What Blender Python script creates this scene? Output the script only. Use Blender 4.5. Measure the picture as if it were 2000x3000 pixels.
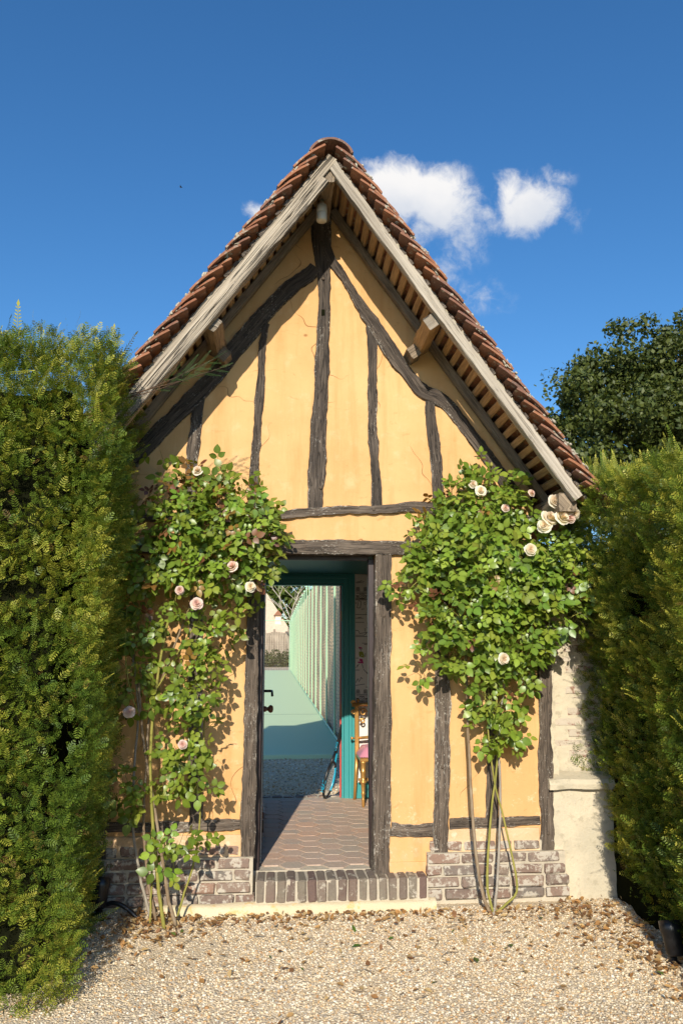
import bpy, bmesh, math, random
import numpy as np
from mathutils import Vector, Matrix, noise as mnoise

for o in list(bpy.data.objects):
    bpy.data.objects.remove(o)
S = bpy.context.scene
COL = S.collection
rng = np.random.RandomState(7)
random.seed(7)

# ------------------------------------------------------------------ camera
FPX = 2333.0                     # focal length in pixels of the 2000x3000 photograph
PITCH = math.atan(400 / FPX)
YAW = math.atan(193 * math.cos(PITCH) / FPX)
CAM = np.array([0.0, -5.36, 1.68])
FW = np.array([math.sin(YAW) * math.cos(PITCH), math.cos(YAW) * math.cos(PITCH), math.sin(PITCH)])
RT = np.array([math.cos(YAW), -math.sin(YAW), 0.0])
UP = np.cross(RT, FW)
cd = bpy.data.cameras.new('camera')
cam = bpy.data.objects.new('camera', cd)
COL.objects.link(cam)
cam.location = CAM
cam.rotation_euler = Matrix((RT, UP, -FW)).transposed().to_euler()
cd.sensor_fit = 'VERTICAL'
cd.sensor_height = 36.0
cd.lens = FPX / 3000 * 36.0
cd.clip_start = 0.05
cd.clip_end = 3000
S.camera = cam

# ------------------------------------------------------------------ light
SUN_EL, SUN_AZ = math.radians(26.5), math.radians(8.6)    # low sun behind the viewer, a little to the left
w = bpy.data.worlds.new('World'); S.world = w; w.use_nodes = True
sd = bpy.data.lights.new('sun', 'SUN'); sd.energy = 5.0; sd.angle = math.radians(0.53); sd.color = (1.0, 0.93, 0.80)
sun = bpy.data.objects.new('sun', sd); COL.objects.link(sun); sun.location = (-3, -18, 12)
ldir = Vector((math.sin(SUN_AZ) * math.cos(SUN_EL), math.cos(SUN_AZ) * math.cos(SUN_EL), -math.sin(SUN_EL)))
sun.rotation_euler = ldir.to_track_quat('-Z', 'Y').to_euler()
S.view_settings.view_transform = 'Standard'
S.view_settings.look = 'None'
S.view_settings.gamma = 1.0
S.view_settings.use_curve_mapping = False
S.view_settings.exposure = 0.05
S.render.engine = 'CYCLES'
S.cycles.use_denoising = True
S.cycles.denoiser = 'OPENIMAGEDENOISE'
S.cycles.denoising_input_passes = 'RGB_ALBEDO_NORMAL'
S.cycles.denoising_prefilter = 'NONE'
S.cycles.max_bounces = 8
S.cycles.diffuse_bounces = 2
S.cycles.transparent_max_bounces = 8
S.cycles.sample_clamp_indirect = 6.0


class NT:
    """tiny node builder"""
    def __init__(s, tree): s.t = tree
    def n(s, typ, props=None, **ins):
        nd = s.t.nodes.new(typ)
        for k, v in (props or {}).items(): setattr(nd, k, v)
        for k, v in ins.items():
            key = int(k[1:]) if k[0] == '_' and k[1:].isdigit() else k.replace('_', ' ')
            sock = nd.inputs[key]
            if isinstance(v, bpy.types.NodeSocket): s.t.links.new(v, sock)
            else: sock.default_value = v
        return nd
    def math(s, op, a, b=0.0, c=0.0, clamp=False):
        return s.n('ShaderNodeMath', {'operation': op, 'use_clamp': clamp}, _0=a, _1=b, _2=c).outputs[0]
    def vmath(s, op, a, b=(0, 0, 0), out=0):
        return s.n('ShaderNodeVectorMath', {'operation': op}, _0=a, _1=b).outputs[out]
    def noise(s, vec, scale, detail=4.0, rough=0.55, out=0, dist=0.0):
        return s.n('ShaderNodeTexNoise', None, Vector=vec, Scale=scale, Detail=detail, Roughness=rough, Distortion=dist).outputs[out]
    def step(s, v, a, b):
        return s.n('ShaderNodeMapRange', {'interpolation_type': 'SMOOTHSTEP'}, Value=v, From_Min=a, From_Max=b).outputs[0]
    def mix(s, f, a, b, blend='MIX'):
        nd = s.t.nodes.new('ShaderNodeMix'); nd.data_type = 'RGBA'; nd.blend_type = blend; nd.clamp_factor = True
        for i, v in ((0, f), (6, a), (7, b)):
            if isinstance(v, bpy.types.NodeSocket): s.t.links.new(v, nd.inputs[i])
            else: nd.inputs[i].default_value = v if i == 0 else (tuple(v) + (1,) if len(v) == 3 else v)
        return nd.outputs[2]
    def ramp(s, f, stops):
        nd = s.t.nodes.new('ShaderNodeValToRGB')
        while len(nd.color_ramp.elements) < len(stops): nd.color_ramp.elements.new(0.5)
        for e, (p, c) in zip(nd.color_ramp.elements, stops):
            e.position = p; e.color = tuple(c) + (1,)
        s.t.links.new(f, nd.inputs[0]); return nd.outputs[0]
    def link(s, a, b): s.t.links.new(a, b)


# ---- sky: Nishita plus a few small fair-weather clouds laid out by direction
wt = NT(w.node_tree)
for n_ in list(w.node_tree.nodes): w.node_tree.nodes.remove(n_)
sky = wt.n('ShaderNodeTexSky', {'sky_type': 'NISHITA', 'sun_disc': False, 'sun_elevation': SUN_EL,
                                'sun_rotation': math.pi + SUN_AZ, 'altitude': 100.0, 'air_density': 1.15,
                                'dust_density': 0.5, 'ozone_density': 6.0})
SKY = 0.15
skys = wt.n('ShaderNodeHueSaturation', None, Saturation=1.15, Color=sky.outputs[0]).outputs[0]
skyc = wt.vmath('SCALE', skys); skyc.node.inputs[3].default_value = SKY


def pxray(u, v):
    d = FW + RT * (u - 1000) / FPX - UP * (v - 1500) / FPX
    return d / np.linalg.norm(d)


K = 2000 / 1568
dirn = wt.n('ShaderNodeTexCoord').outputs['Generated']
dirn = wt.vmath('NORMALIZE', dirn)
warp = wt.vmath('SCALE', wt.vmath('SUBTRACT', wt.noise(dirn, 14.0, 3, 0.6, out=1), (0.5, 0.5, 0.5))); warp.node.inputs[3].default_value = 0.035
dw = wt.vmath('ADD', dirn, warp)
#   cloud lobes: (u, v, half width, half height, weight) given as directions of the sky
lobes = [(1225, 555, 135, 85, 1.0), (1130, 545, 100, 80, .95), (1290, 600, 110, 70, .85), (1240, 660, 85, 85, .55),
         (1545, 605, 95, 75, .95), (1500, 570, 60, 55, .7), (1410, 620, 45, 50, .3), (1400, 860, 120, 60, .27),
         (1290, 790, 60, 60, .34), (765, 618, 65, 45, .6), (1620, 515, 60, 40, .27), (1460, 640, 80, 60, .30), (1330, 700, 110, 90, .33), (1680, 640, 60, 50, .25), (1180, 640, 80, 60, .5)]
dens = None; shade = None
for (u, v, a, b, wgt) in lobes:
    c = pxray(u, v)
    r_ = np.cross(c, [0, 0, 1]); r_ /= np.linalg.norm(r_); u_ = np.cross(r_, c)
    x = wt.math('DIVIDE', wt.vmath('DOT_PRODUCT', dw, tuple(r_), out=1), a / FPX * 1.05)
    y = wt.math('DIVIDE', wt.vmath('DOT_PRODUCT', dw, tuple(u_), out=1), b / FPX * 1.05)
    rr = wt.math('SQRT', wt.math('ADD', wt.math('MULTIPLY', x, x), wt.math('MULTIPLY', y, y)))
    front = wt.math('GREATER_THAN', wt.vmath('DOT_PRODUCT', dirn, tuple(c), out=1), 0.5)
    l = wt.math('MULTIPLY', wt.math('MULTIPLY', wt.math('SUBTRACT', 1.25, rr), wgt), front)
    l = wt.math('MAXIMUM', l, 0.0)
    dens = l if dens is None else wt.math('MAXIMUM', dens, l)
    if shade is None: shade = wt.math('MULTIPLY', y, front)
fb = wt.noise(dw, 24.0, 10, 0.66)
fb2 = wt.noise(dirn, 9.0, 5, 0.6)
cv = wt.math('ADD', dens, wt.math('MULTIPLY', wt.math('SUBTRACT', fb, 0.55), 1.35))
alpha = wt.step(cv, 0.06, 0.66)
alpha = wt.math('MULTIPLY', alpha, wt.step(dens, 0.0, 0.25))
ccol = wt.mix(wt.step(wt.math('ADD', shade, wt.math('MULTIPLY', wt.math('SUBTRACT', fb2, .5), 2.4)), -1.3, 0.5), (0.64, 0.69, 0.78), (0.96, 0.94, 0.92))
fin = wt.mix(wt.math('MULTIPLY', alpha, 0.96), skyc, ccol)
bg = wt.n('ShaderNodeBackground', None, Color=fin, Strength=1.0)
wo = wt.n('ShaderNodeOutputWorld'); wt.link(bg.outputs[0], wo.inputs[0])


# ------------------------------------------------------------------ helpers
def at(u, v, y):
    """point of the vertical plane Y=y that the photograph shows at pixel u,v"""
    d = pxray(u, v); t = (y - CAM[1]) / d[1]; return CAM + d * t
def atz(u, v, z):
    d = pxray(u, v); t = (z - CAM[2]) / d[2]; return CAM + d * t
def dat(u, v, y): return at(u * K, v * K, y)      # the same on the 1568 px wide preview


def nz(x, y, z=0.0): return mnoise.noise(Vector((x, y, z)))


def empty(name, loc=(0, 0, 0), parent=None):
    o = bpy.data.objects.new(name, None); COL.objects.link(o); o.location = loc; o.empty_display_size = .1
    if parent: o.parent = parent
    return o
def tag(o, label=None, cat=None, group=None, kind=None):
    for k, v in (('label', label), ('category', cat), ('group', group), ('kind', kind)):
        if v: o[k] = v
    return o
def obj(name, me, parent=None, loc=None, rot=None):
    o = bpy.data.objects.new(name, me); COL.objects.link(o)
    if parent: o.parent = parent
    if loc is not None: o.location = loc
    if rot is not None: o.rotation_euler = rot
    return o


def mesh(name, V, F, mat=None, smooth=False, col=None, tuv=None):
    me = bpy.data.meshes.new(name)
    V = np.asarray(V, dtype=np.float32)
    if isinstance(F, np.ndarray):
        k = F.shape[1]
        me.vertices.add(len(V)); me.vertices.foreach_set('co', V.ravel())
        me.loops.add(F.size); me.loops.foreach_set('vertex_index', F.astype(np.int32).ravel())
        me.polygons.add(len(F)); me.polygons.foreach_set('loop_start', np.arange(0, F.size, k, dtype=np.int32))
        me.update(calc_edges=True)
    else:
        me.from_pydata(V.tolist(), [], F); me.update()
    if mat: me.materials.append(mat)
    if smooth: me.polygons.foreach_set('use_smooth', np.ones(len(me.polygons), dtype=bool))
    if col is not None:
        a = me.attributes.new('Col', 'FLOAT_COLOR', 'POINT')
        c = np.ones((len(V), 4), dtype=np.float32); c[:, :3] = col; a.data.foreach_set('color', c.ravel())
    if tuv is not None:
        a = me.attributes.new('tuv', 'FLOAT_VECTOR', 'POINT'); a.data.foreach_set('vector', np.asarray(tuv, dtype=np.float32).ravel())
    return me


class MB:
    """collects shapes into ONE mesh"""
    def __init__(s): s.V = []; s.F = []; s.T = []
    def add(s, V, F):
        b = len(s.V); s.V += [tuple(v) for v in V]; s.F += [tuple(i + b for i in f) for f in F]; return s
    def box(s, x0, x1, y0, y1, z0, z1, bev=0.0):
        if bev <= 0:
            V = [(x, y, z) for z in (z0, z1) for y in (y0, y1) for x in (x0, x1)]
            F = [(0, 2, 3, 1), (4, 5, 7, 6), (0, 1, 5, 4), (2, 6, 7, 3), (0, 4, 6, 2), (1, 3, 7, 5)]
            return s.add(V, F)
        bm = bmesh.new(); bmesh.ops.create_cube(bm, size=1)
        for v in bm.verts:
            v.co = Vector(((x0 + x1) / 2 + v.co.x * (x1 - x0), (y0 + y1) / 2 + v.co.y * (y1 - y0), (z0 + z1) / 2 + v.co.z * (z1 - z0)))
        bmesh.ops.bevel(bm, geom=bm.edges[:], offset=bev, segments=1, affect='EDGES', profile=.5)
        bm.verts.index_update()
        s.add([v.co for v in bm.verts], [tuple(v.index for v in f.verts) for f in bm.faces]); bm.free(); return s
    def tube(s, pts, r, n=8, cap=True):
        pts = [Vector(p) for p in pts]
        rs = r if hasattr(r, '__len__') else [r] * len(pts)
        V = []; F = []; prev = None
        for i, p in enumerate(pts):
            t = (pts[min(i + 1, len(pts) - 1)] - pts[max(i - 1, 0)]).normalized()
            if prev is None: a = t.orthogonal().normalized()
            else: a = (prev - t * prev.dot(t)).normalized()
            prev = a; b = t.cross(a)
            for j in range(n):
                an = 2 * math.pi * j / n
                V.append(p + (a * math.cos(an) + b * math.sin(an)) * rs[i])
        for i in range(len(pts) - 1):
            for j in range(n):
                F.append((i * n + j, i * n + (j + 1) % n, (i + 1) * n + (j + 1) % n, (i + 1) * n + j))
        if cap:
            F.append(tuple(range(n - 1, -1, -1))); F.append(tuple((len(pts) - 1) * n + j for j in range(n)))
        return s.add(V, F)
    def lathe(s, prof, c=(0, 0, 0), n=16):
        V = []; F = []
        for (r, z) in prof:
            for j in range(n):
                an = 2 * math.pi * j / n; V.append((c[0] + r * math.cos(an), c[1] + r * math.sin(an), c[2] + z))
        for i in range(len(prof) - 1):
            for j in range(n):
                F.append((i * n + j, i * n + (j + 1) % n, (i + 1) * n + (j + 1) % n, (i + 1) * n + j))
        F.append(tuple(range(n - 1, -1, -1))); F.append(tuple((len(prof) - 1) * n + j for j in range(n)))
        return s.add(V, F)
    def mesh(s, name, mat, smooth=False): return mesh(name, s.V, s.F, mat, smooth)
    def build(s, name, mat, parent=None, smooth=False, loc=None, rot=None):
        return obj(name, s.mesh(name, mat, smooth), parent, loc, rot)


def smoothpath(pts, n=24):
    """Catmull-Rom through the points"""
    P = [np.asarray(p, float) for p in pts]
    P = [2 * P[0] - P[1]] + P + [2 * P[-1] - P[-2]]
    out = []
    segs = len(P) - 3
    for i in range(segs):
        m = max(2, n // segs)
        for k in range(m):
            t = k / m
            p0, p1, p2, p3 = P[i:i + 4]
            out.append(.5 * ((2 * p1) + (-p0 + p2) * t + (2 * p0 - 5 * p1 + 4 * p2 - p3) * t * t + (-p0 + 3 * p1 - 3 * p2 + p3) * t ** 3))
    out.append(P[-2]); return out


SECT = [(-.93, 1), (-.5, 1), (0, 1), (.5, 1), (.93, 1), (1, .85), (1, 0), (1, -.85), (.93, -1), (0, -1), (-.93, -1), (-1, -.85), (-1, 0), (-1, .85)]
TIMB = [0]


def beam(name, path, front, w, d, mat, parent, rough=.004, step=.045, endmat=None):
    """hewn timber swept along a path; front = direction of its visible face; w across, d deep"""
    TIMB[0] += 1; seed = TIMB[0] * 7.31
    P = [np.asarray(p, float) for p in path]
    wl = w if hasattr(w, '__len__') else [w] * len(P)
    L = [0.0]
    for i in range(1, len(P)): L.append(L[-1] + np.linalg.norm(P[i] - P[i - 1]))
    n = max(2, int(L[-1] / step))
    fr = np.asarray(front, float); fr /= np.linalg.norm(fr)
    ss = np.linspace(0, L[-1], n + 1)
    Q = np.stack([np.interp(ss, L, [p[k] for p in P]) for k in range(3)], 1)
    W = np.interp(ss, L, wl)
    V = []; T = []; E_ = []; m = len(SECT)
    for i in range(n + 1):
        t = Q[min(i + 1, n)] - Q[max(i - 1, 0)]; t /= np.linalg.norm(t)
        side = np.cross(t, fr); side /= np.linalg.norm(side); f2 = np.cross(side, t)
        for j, (a, b) in enumerate(SECT):
            k = rough * (1.2 * nz(ss[i] * 5 + seed, a * 1.7, b) + .9 * nz(ss[i] * 19 + seed, a * 4, b + 5))
            wob = 1 + 2 * k / max(W[i], .02) * (1.6 if abs(a) > .9 else .3)
            V.append(Q[i] + side * (a * W[i] / 2 * wob) + f2 * (b * d / 2 + k * (1 if b > 0 else .4)))
            E_.append(abs(a) if b > .5 else .6)
            T.append(((a if abs(b) > .9 else a + b) * W[i] / 2, ss[i], seed % 13))
    F = []
    for i in range(n):
        for j in range(m):
            F.append((i * m + j, i * m + (j + 1) % m, (i + 1) * m + (j + 1) % m, (i + 1) * m + j))
    F.append(tuple(range(m - 1, -1, -1))); F.append(tuple(n * m + j for j in range(m)))
    me = mesh(name, V, F, mat, True, tuv=T, col=np.repeat(np.array(E_)[:, None], 3, 1))
    if endmat:
        me.materials.append(endmat)
        for pl in me.polygons[-2:]: pl.material_index = 1
    try: me.set_sharp_from_angle(angle=math.radians(50))
    except Exception: pass
    return obj(name, me, parent)


def scatter(base, faces, R, pos, scl):
    """many copies of a small shape as arrays: base (k,3), faces (m,q), R (N,3,3), pos (N,3), scl (N,3)"""
    N = len(pos); k = len(base)
    V = np.einsum('nij,nkj->nki', R, base[None] * scl[:, None, :]) + pos[:, None, :]
    F = (faces[None] + (np.arange(N) * k)[:, None, None]).reshape(-1, faces.shape[1])
    return V.reshape(-1, 3), F
def frames(d, upv):
    """rotation matrices with local +Y along d and local +Z near upv"""
    d = d / np.linalg.norm(d, axis=1, keepdims=True)
    x = np.cross(d, upv); x /= (np.linalg.norm(x, axis=1, keepdims=True) + 1e-9)
    z = np.cross(x, d)
    return np.stack([x, d, z], axis=2)


# ------------------------------------------------------------------ materials
def newmat(name):
    m = bpy.data.materials.new(name); m.use_nodes = True
    t = NT(m.node_tree); b = m.node_tree.nodes['Principled BSDF']
    return m, t, b
def bump(t, b, h, strength=.5, dist=.01):
    bp = t.n('ShaderNodeBump', None, Strength=strength, Distance=dist, Height=h); t.link(bp.outputs[0], b.inputs['Normal'])


def mat_simple(name, col, rough=.6, var=.12, scale=30.0, metal=0.0, bmp=.15):
    m, t, b = newmat(name)
    co = t.n('ShaderNodeTexCoord').outputs['Object']
    f = t.noise(co, scale, 5, .6)
    lo = tuple(c * (1 - var) for c in col); hi = tuple(min(1, c * (1 + var)) for c in col)
    t.link(t.mix(f, lo, hi), b.inputs['Base Color'])
    b.inputs['Roughness'].default_value = rough; b.inputs['Metallic'].default_value = metal
    if bmp: bump(t, b, f, bmp, .004)
    return m


def mat_timber(name, dark, mid, light, fleck=(.62, .56, .48), fleckamt=.62, crack=.5, bmp=.9, edge=0.0, cw=.03, along=1.0):
    m, t, b = newmat(name)
    at_ = t.n('ShaderNodeAttribute', {'attribute_name': 'tuv'}).outputs['Vector']
    sx = t.n('ShaderNodeSeparateXYZ', None, Vector=at_)
    def co(a, bb): return t.n('ShaderNodeCombineXYZ', None, X=t.math('MULTIPLY', sx.outputs[0], a), Y=t.math('MULTIPLY', sx.outputs[1], bb * along), Z=t.math('MULTIPLY', sx.outputs[2], 5.0)).outputs[0]
    g = t.noise(co(95, 4.5), 1.0, 6, .65, dist=.6)
    g2 = t.noise(co(14, 3.0), 1.0, 4, .6)
    c = t.ramp(t.math('ADD', t.math('MULTIPLY', g, .65), t.math('MULTIPLY', g2, .35)), [(.30, dark), (.52, mid), (.72, light)])
    cr = t.noise(co(60, 2.2), 1.0, 3, .5, dist=1.2)
    crk = t.math('SUBTRACT', 1.0, t.step(t.math('ABSOLUTE', t.math('SUBTRACT', cr, .5)), 0.0, cw))
    crk = t.math('MULTIPLY', crk, crack)
    c = t.mix(crk, c, tuple(x * .18 for x in dark))
    fl = t.noise(co(150, 45), 1.0, 5, .7)
    pt = t.noise(co(9, 3.5), 1.0, 3, .6)
    ed = t.n('ShaderNodeAttribute', {'attribute_name': 'Col'}).outputs['Fac']
    ed = t.math('MULTIPLY', t.math('POWER', ed, 5.0), edge)
    fm = t.step(t.math('ADD', t.math('ADD', fl, t.math('MULTIPLY', pt, .5)), ed), fleckamt + .25, fleckamt + .31)
    c = t.mix(t.math('MULTIPLY', fm, .85), c, fleck)
    t.link(c, b.inputs['Base Color'])
    b.inputs['Roughness'].default_value = .82
    bump(t, b, t.math('SUBTRACT', t.math('ADD', g, t.math('MULTIPLY', fm, .25)), crk), bmp, .006)
    return m


TIMBER = mat_timber('dark_oak', (.030, .021, .015), (.125, .092, .066), (.27, .21, .155), fleck=(.50, .44, .36), fleckamt=.615, edge=.12)
TIMBER_HI = mat_timber('dark_oak_gable', (.020, .014, .011), (.085, .063, .046), (.20, .155, .115), fleck=(.52, .46, .38), fleckamt=.64, crack=.75, edge=.13)
WEATHERED = mat_timber('weathered_oak', (.11, .080, .055), (.42, .345, .255), (.62, .53, .41), fleckamt=.75, crack=.95, bmp=1.0, cw=.045, along=.35)
BARGE = mat_timber('pale_weathered_oak', (.20, .16, .12), (.45, .385, .30), (.60, .52, .42), fleckamt=.85, crack=.55, bmp=.6, cw=.02, along=.35)
LATHEND = mat_timber('weathered_end_grain', (.05, .04, .03), (.14, .11, .085), (.24, .20, .16), fleckamt=.9, crack=.9)
PURLINEND = mat_timber('pale_end_grain', (.12, .095, .07), (.33, .27, .20), (.48, .41, .32), fleckamt=.9, crack=.9)
RAFTER = mat_timber('grey_rafter', (.12, .085, .055), (.30, .225, .15), (.44, .34, .23), fleckamt=.9, crack=.5)
LATH = mat_timber('lath_wood', (.22, .125, .055), (.50, .31, .145), (.66, .45, .24), fleckamt=.95, crack=.3, bmp=.5)


def mat_plaster():
    m, t, b = newmat('ochre_lime_plaster')
    co = t.n('ShaderNodeTexCoord').outputs['Object']
    big = t.noise(co, 1.6, 4, .55); mid = t.noise(co, 9.0, 5, .6); fine = t.noise(co, 130.0, 4, .6)
    c = t.mix(t.step(big, .3, .7), (.68, .385, .160), (.75, .460, .205))
    c = t.mix(t.math('MULTIPLY', t.step(mid, .52, .75), .35), c, (.78, .53, .28))
    # pale salts and rubbed patches, more of them low on the wall where damp has worked
    sep = t.n('ShaderNodeSeparateXYZ', None, Vector=co)
    low = t.math('SUBTRACT', 1.0, t.step(sep.outputs[2], .35, 1.25))
    sp = t.step(t.math('ADD', t.noise(co, 55.0, 5, .75), t.math('MULTIPLY', t.math('SUBTRACT', mid, .5), .9)), .60, .68)
    c = t.mix(t.math('MULTIPLY', sp, t.math('ADD', t.math('MULTIPLY', low, .55), .06)), c, (.86, .70, .46))
    c = t.mix(t.math('MULTIPLY', t.math('MULTIPLY', low, .28), t.step(big, .35, .6)), c, (.74, .37, .14))
    # hairline stains
    st = t.noise(t.vmath('MULTIPLY', co, (5, 5, 14)), 1.0, 6, .7, dist=1.5)
    c = t.mix(t.math('MULTIPLY', t.step(st, .60, .70), .38), c, (.45, .20, .06))
    sk = t.noise(t.vmath('MULTIPLY', co, (9, 9, .9)), 1.0, 5, .65)
    c = t.mix(t.math('MULTIPLY', t.step(sk, .46, .70), .42), c, (.56, .265, .085))
    spl = t.math('MULTIPLY', t.math('SUBTRACT', 1.0, t.step(sep.outputs[2], .30, .62)), t.step(mid, .38, .62))
    c = t.mix(t.math('MULTIPLY', spl, .45), c, (.62, .42, .24))
    dk = t.step(t.noise(co, 38.0, 3, .6), .72, .76)
    c = t.mix(t.math('MULTIPLY', dk, .35), c, (.35, .17, .06))
    wn = t.noise(co, 1.3, 3, .6, out=1)
    vor = t.n('ShaderNodeTexVoronoi', {'feature': 'DISTANCE_TO_EDGE'}, Vector=t.vmath('ADD', co, t.vmath('MULTIPLY', wn, (.9, .9, .9))), Scale=1.15)
    ck = t.math('MULTIPLY', t.math('SUBTRACT', 1.0, t.step(vor.outputs[0], .0012, .0040)), t.step(t.noise(co, 2.3, 2, .5), .47, .60))
    c = t.mix(t.math('MULTIPLY', ck, .75), c, (.28, .12, .04))
    t.link(c, b.inputs['Base Color']); b.inputs['Roughness'].default_value = .93
    b.inputs['Specular IOR Level'].default_value = .2
    bump(t, b, t.math('ADD', t.math('ADD', t.math('MULTIPLY', fine, .25), t.math('MULTIPLY', mid, .9)), t.math('MULTIPLY', ck, -.4)), .55, .010)
    return m
PLASTER = mat_plaster()


def mat_stucco(name, c1, c2, c3, lich=.25):
    m, t, b = newmat(name)
    co = t.n('ShaderNodeTexCoord').outputs['Object']
    a = t.noise(co, 4.0, 5, .6); f = t.noise(co, 70.0, 5, .7); q = t.noise(co, 13.0, 5, .65)
    c = t.mix(t.step(a, .35, .65), c1, c2)
    c = t.mix(t.math('MULTIPLY', t.step(q, .55, .65), lich * 2), c, c3)
    c = t.mix(t.math('MULTIPLY', t.step(f, .62, .70), .5), c, tuple(x * .45 for x in c1))
    t.link(c, b.inputs['Base Color']); b.inputs['Roughness'].default_value = .95
    bump(t, b, t.math('ADD', t.math('MULTIPLY', f, .5), q), .7, .012)
    return m
STUCCO = mat_stucco('cream_stucco', (.66, .56, .40), (.54, .47, .34), (.42, .36, .25), .32)
PINKLIME = mat_stucco('rough_lime_render', (.72, .50, .30), (.66, .42, .22), (.75, .62, .44), .35)
FOOTING = mat_stucco('lime_footing', (.72, .60, .40), (.66, .54, .34), (.68, .40, .08), .30)
MORTAR = mat_stucco('mortar', (.56, .48, .36), (.48, .41, .31), (.40, .35, .26))
VMORTAR = mat_stucco('lichened_mortar', (.50, .44, .34), (.42, .37, .28), (.36, .33, .22))
TIMBER_PEG = mat_simple('oak_peg', (.10, .072, .05), .85, .35, 60)
FARSTONE = mat_stucco('far_house_roof', (.66, .50, .35), (.58, .44, .31), (.50, .40, .30))
PEACHWALL = mat_simple('peach_render', (.90, .73, .54), .9, .08, 3.0)


def mat_clay(name, pal, lichen, lamt=.5, rough=.85, dk=.5):
    m, t, b = newmat(name)
    co = t.n('ShaderNodeTexCoord').outputs['Object']
    r = t.n('ShaderNodeObjectInfo').outputs['Random']
    seed = t.n('ShaderNodeCombineXYZ', None, X=t.math('MULTIPLY', r, 37.0), Y=t.math('MULTIPLY', r, 91.0)).outputs[0]
    cs = t.vmath('ADD', co, seed)
    n1 = t.noise(cs, 11.0, 5, .6); n2 = t.noise(cs, 60.0, 5, .7); n3 = t.noise(cs, 24.0, 6, .7)
    base = t.ramp(t.math('FRACT', t.math('ADD', r, t.math('MULTIPLY', n1, .35))), pal)
    base = t.mix(t.math('MULTIPLY', n2, dk), base, (.05, .03, .025))
    base = t.mix(t.math('MULTIPLY', t.step(t.math('ADD', n3, t.math('MULTIPLY', t.math('SUBTRACT', n1, .5), .6)), lamt, lamt + .10), .85), base, lichen)
    t.link(base, b.inputs['Base Color']); b.inputs['Roughness'].default_value = rough
    bump(t, b, t.math('ADD', n2, n3), .7, .006)
    return m
CLAY = mat_clay('clay_roof_tile', [(.0, (.33, .125, .060)), (.35, (.46, .185, .085)), (.6, (.26, .125, .085)), (.8, (.38, .15, .070)), (1.0, (.21, .12, .09))], (.42, .38, .30), .57)
BRICK = mat_clay('old_brick', [(.0, (.24, .17, .13)), (.3, (.32, .20, .145)), (.5, (.21, .185, .155)), (.7, (.37, .22, .15)), (1.0, (.28, .22, .17))], (.52, .46, .37), .485)
SOLDIER = mat_clay('dark_engineering_brick', [(.0, (.16, .105, .085)), (.3, (.22, .135, .105)), (.55, (.26, .22, .16)), (.8, (.18, .12, .095)), (1.0, (.29, .24, .175))], (.50, .44, .35), .575)
REDBRICK = mat_clay('red_wall_brick', [(.0, (.36, .20, .14)), (.5, (.44, .25, .17)), (1.0, (.34, .22, .17))], (.60, .52, .40), .38)
HEXTILE = mat_clay('hexagon_terracotta', [(.0, (.60, .44, .33)), (.25, (.66, .46, .34)), (.5, (.54, .44, .34)), (.75, (.70, .45, .31)), (1.0, (.50, .41, .33))], (.62, .54, .43), .62, .7, dk=.30)


def mat_leaf(name, rough=.45, trans=.30, objrand=0.0, spec=.5):
    m, t, b = newmat(name)
    at_ = t.n('ShaderNodeAttribute', {'attribute_name': 'Col'}).outputs['Color']
    c = at_
    if objrand:
        r = t.n('ShaderNodeObjectInfo').outputs['Random']
        hs = t.n('ShaderNodeHueSaturation', None, Hue=t.math('ADD', .5, t.math('MULTIPLY', t.math('SUBTRACT', r, .5), .022)),
                 Saturation=1.0, Value=t.math('ADD', 1.0, t.math('MULTIPLY', t.math('SUBTRACT', r, .5), objrand)), Color=c)
        c = hs.outputs[0]
    t.link(c, b.inputs['Base Color'])
    b.inputs['Roughness'].default_value = rough; b.inputs['Specular IOR Level'].default_value = spec
    tr = t.n('ShaderNodeBsdfTranslucent', None, Color=t.mix(1.0, c, (1.25, 1.15, .5), 'MULTIPLY'))
    mx = t.n('ShaderNodeMixShader', None, _0=trans, _1=b.outputs[0], _2=tr.outputs[0])
    t.link(mx.outputs[0], m.node_tree.nodes['Material Output'].inputs[0])
    return m
YEW = mat_leaf('yew_needles', .45, .22, 0.0, .3)
ROSELEAF = mat_leaf('rose_leaves', .36, .28, .45)
TREELEAF = mat_leaf('tree_leaves', .55, .25)
PETAL = mat_leaf('rose_petals', .6, .30, .1, .2)
DRYLEAF = mat_leaf('dry_leaves', .7, .2)


def mat_attr(name, rough=.7, bmp=.3, scale=90.0):
    m, t, b = newmat(name)
    c = t.n('ShaderNodeAttribute', {'attribute_name': 'Col'}).outputs['Color']
    co = t.n('ShaderNodeTexCoord').outputs['Object']
    n1 = t.noise(co, scale, 4, .6)
    t.link(t.mix(t.math('MULTIPLY', n1, .35), c, t.mix(1.0, c, (.5, .45, .4), 'MULTIPLY')), b.inputs['Base Color'])
    b.inputs['Roughness'].default_value = rough
    bump(t, b, n1, bmp, .003); return m
PEBBLE = mat_attr('pebbles', .62)


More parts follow.
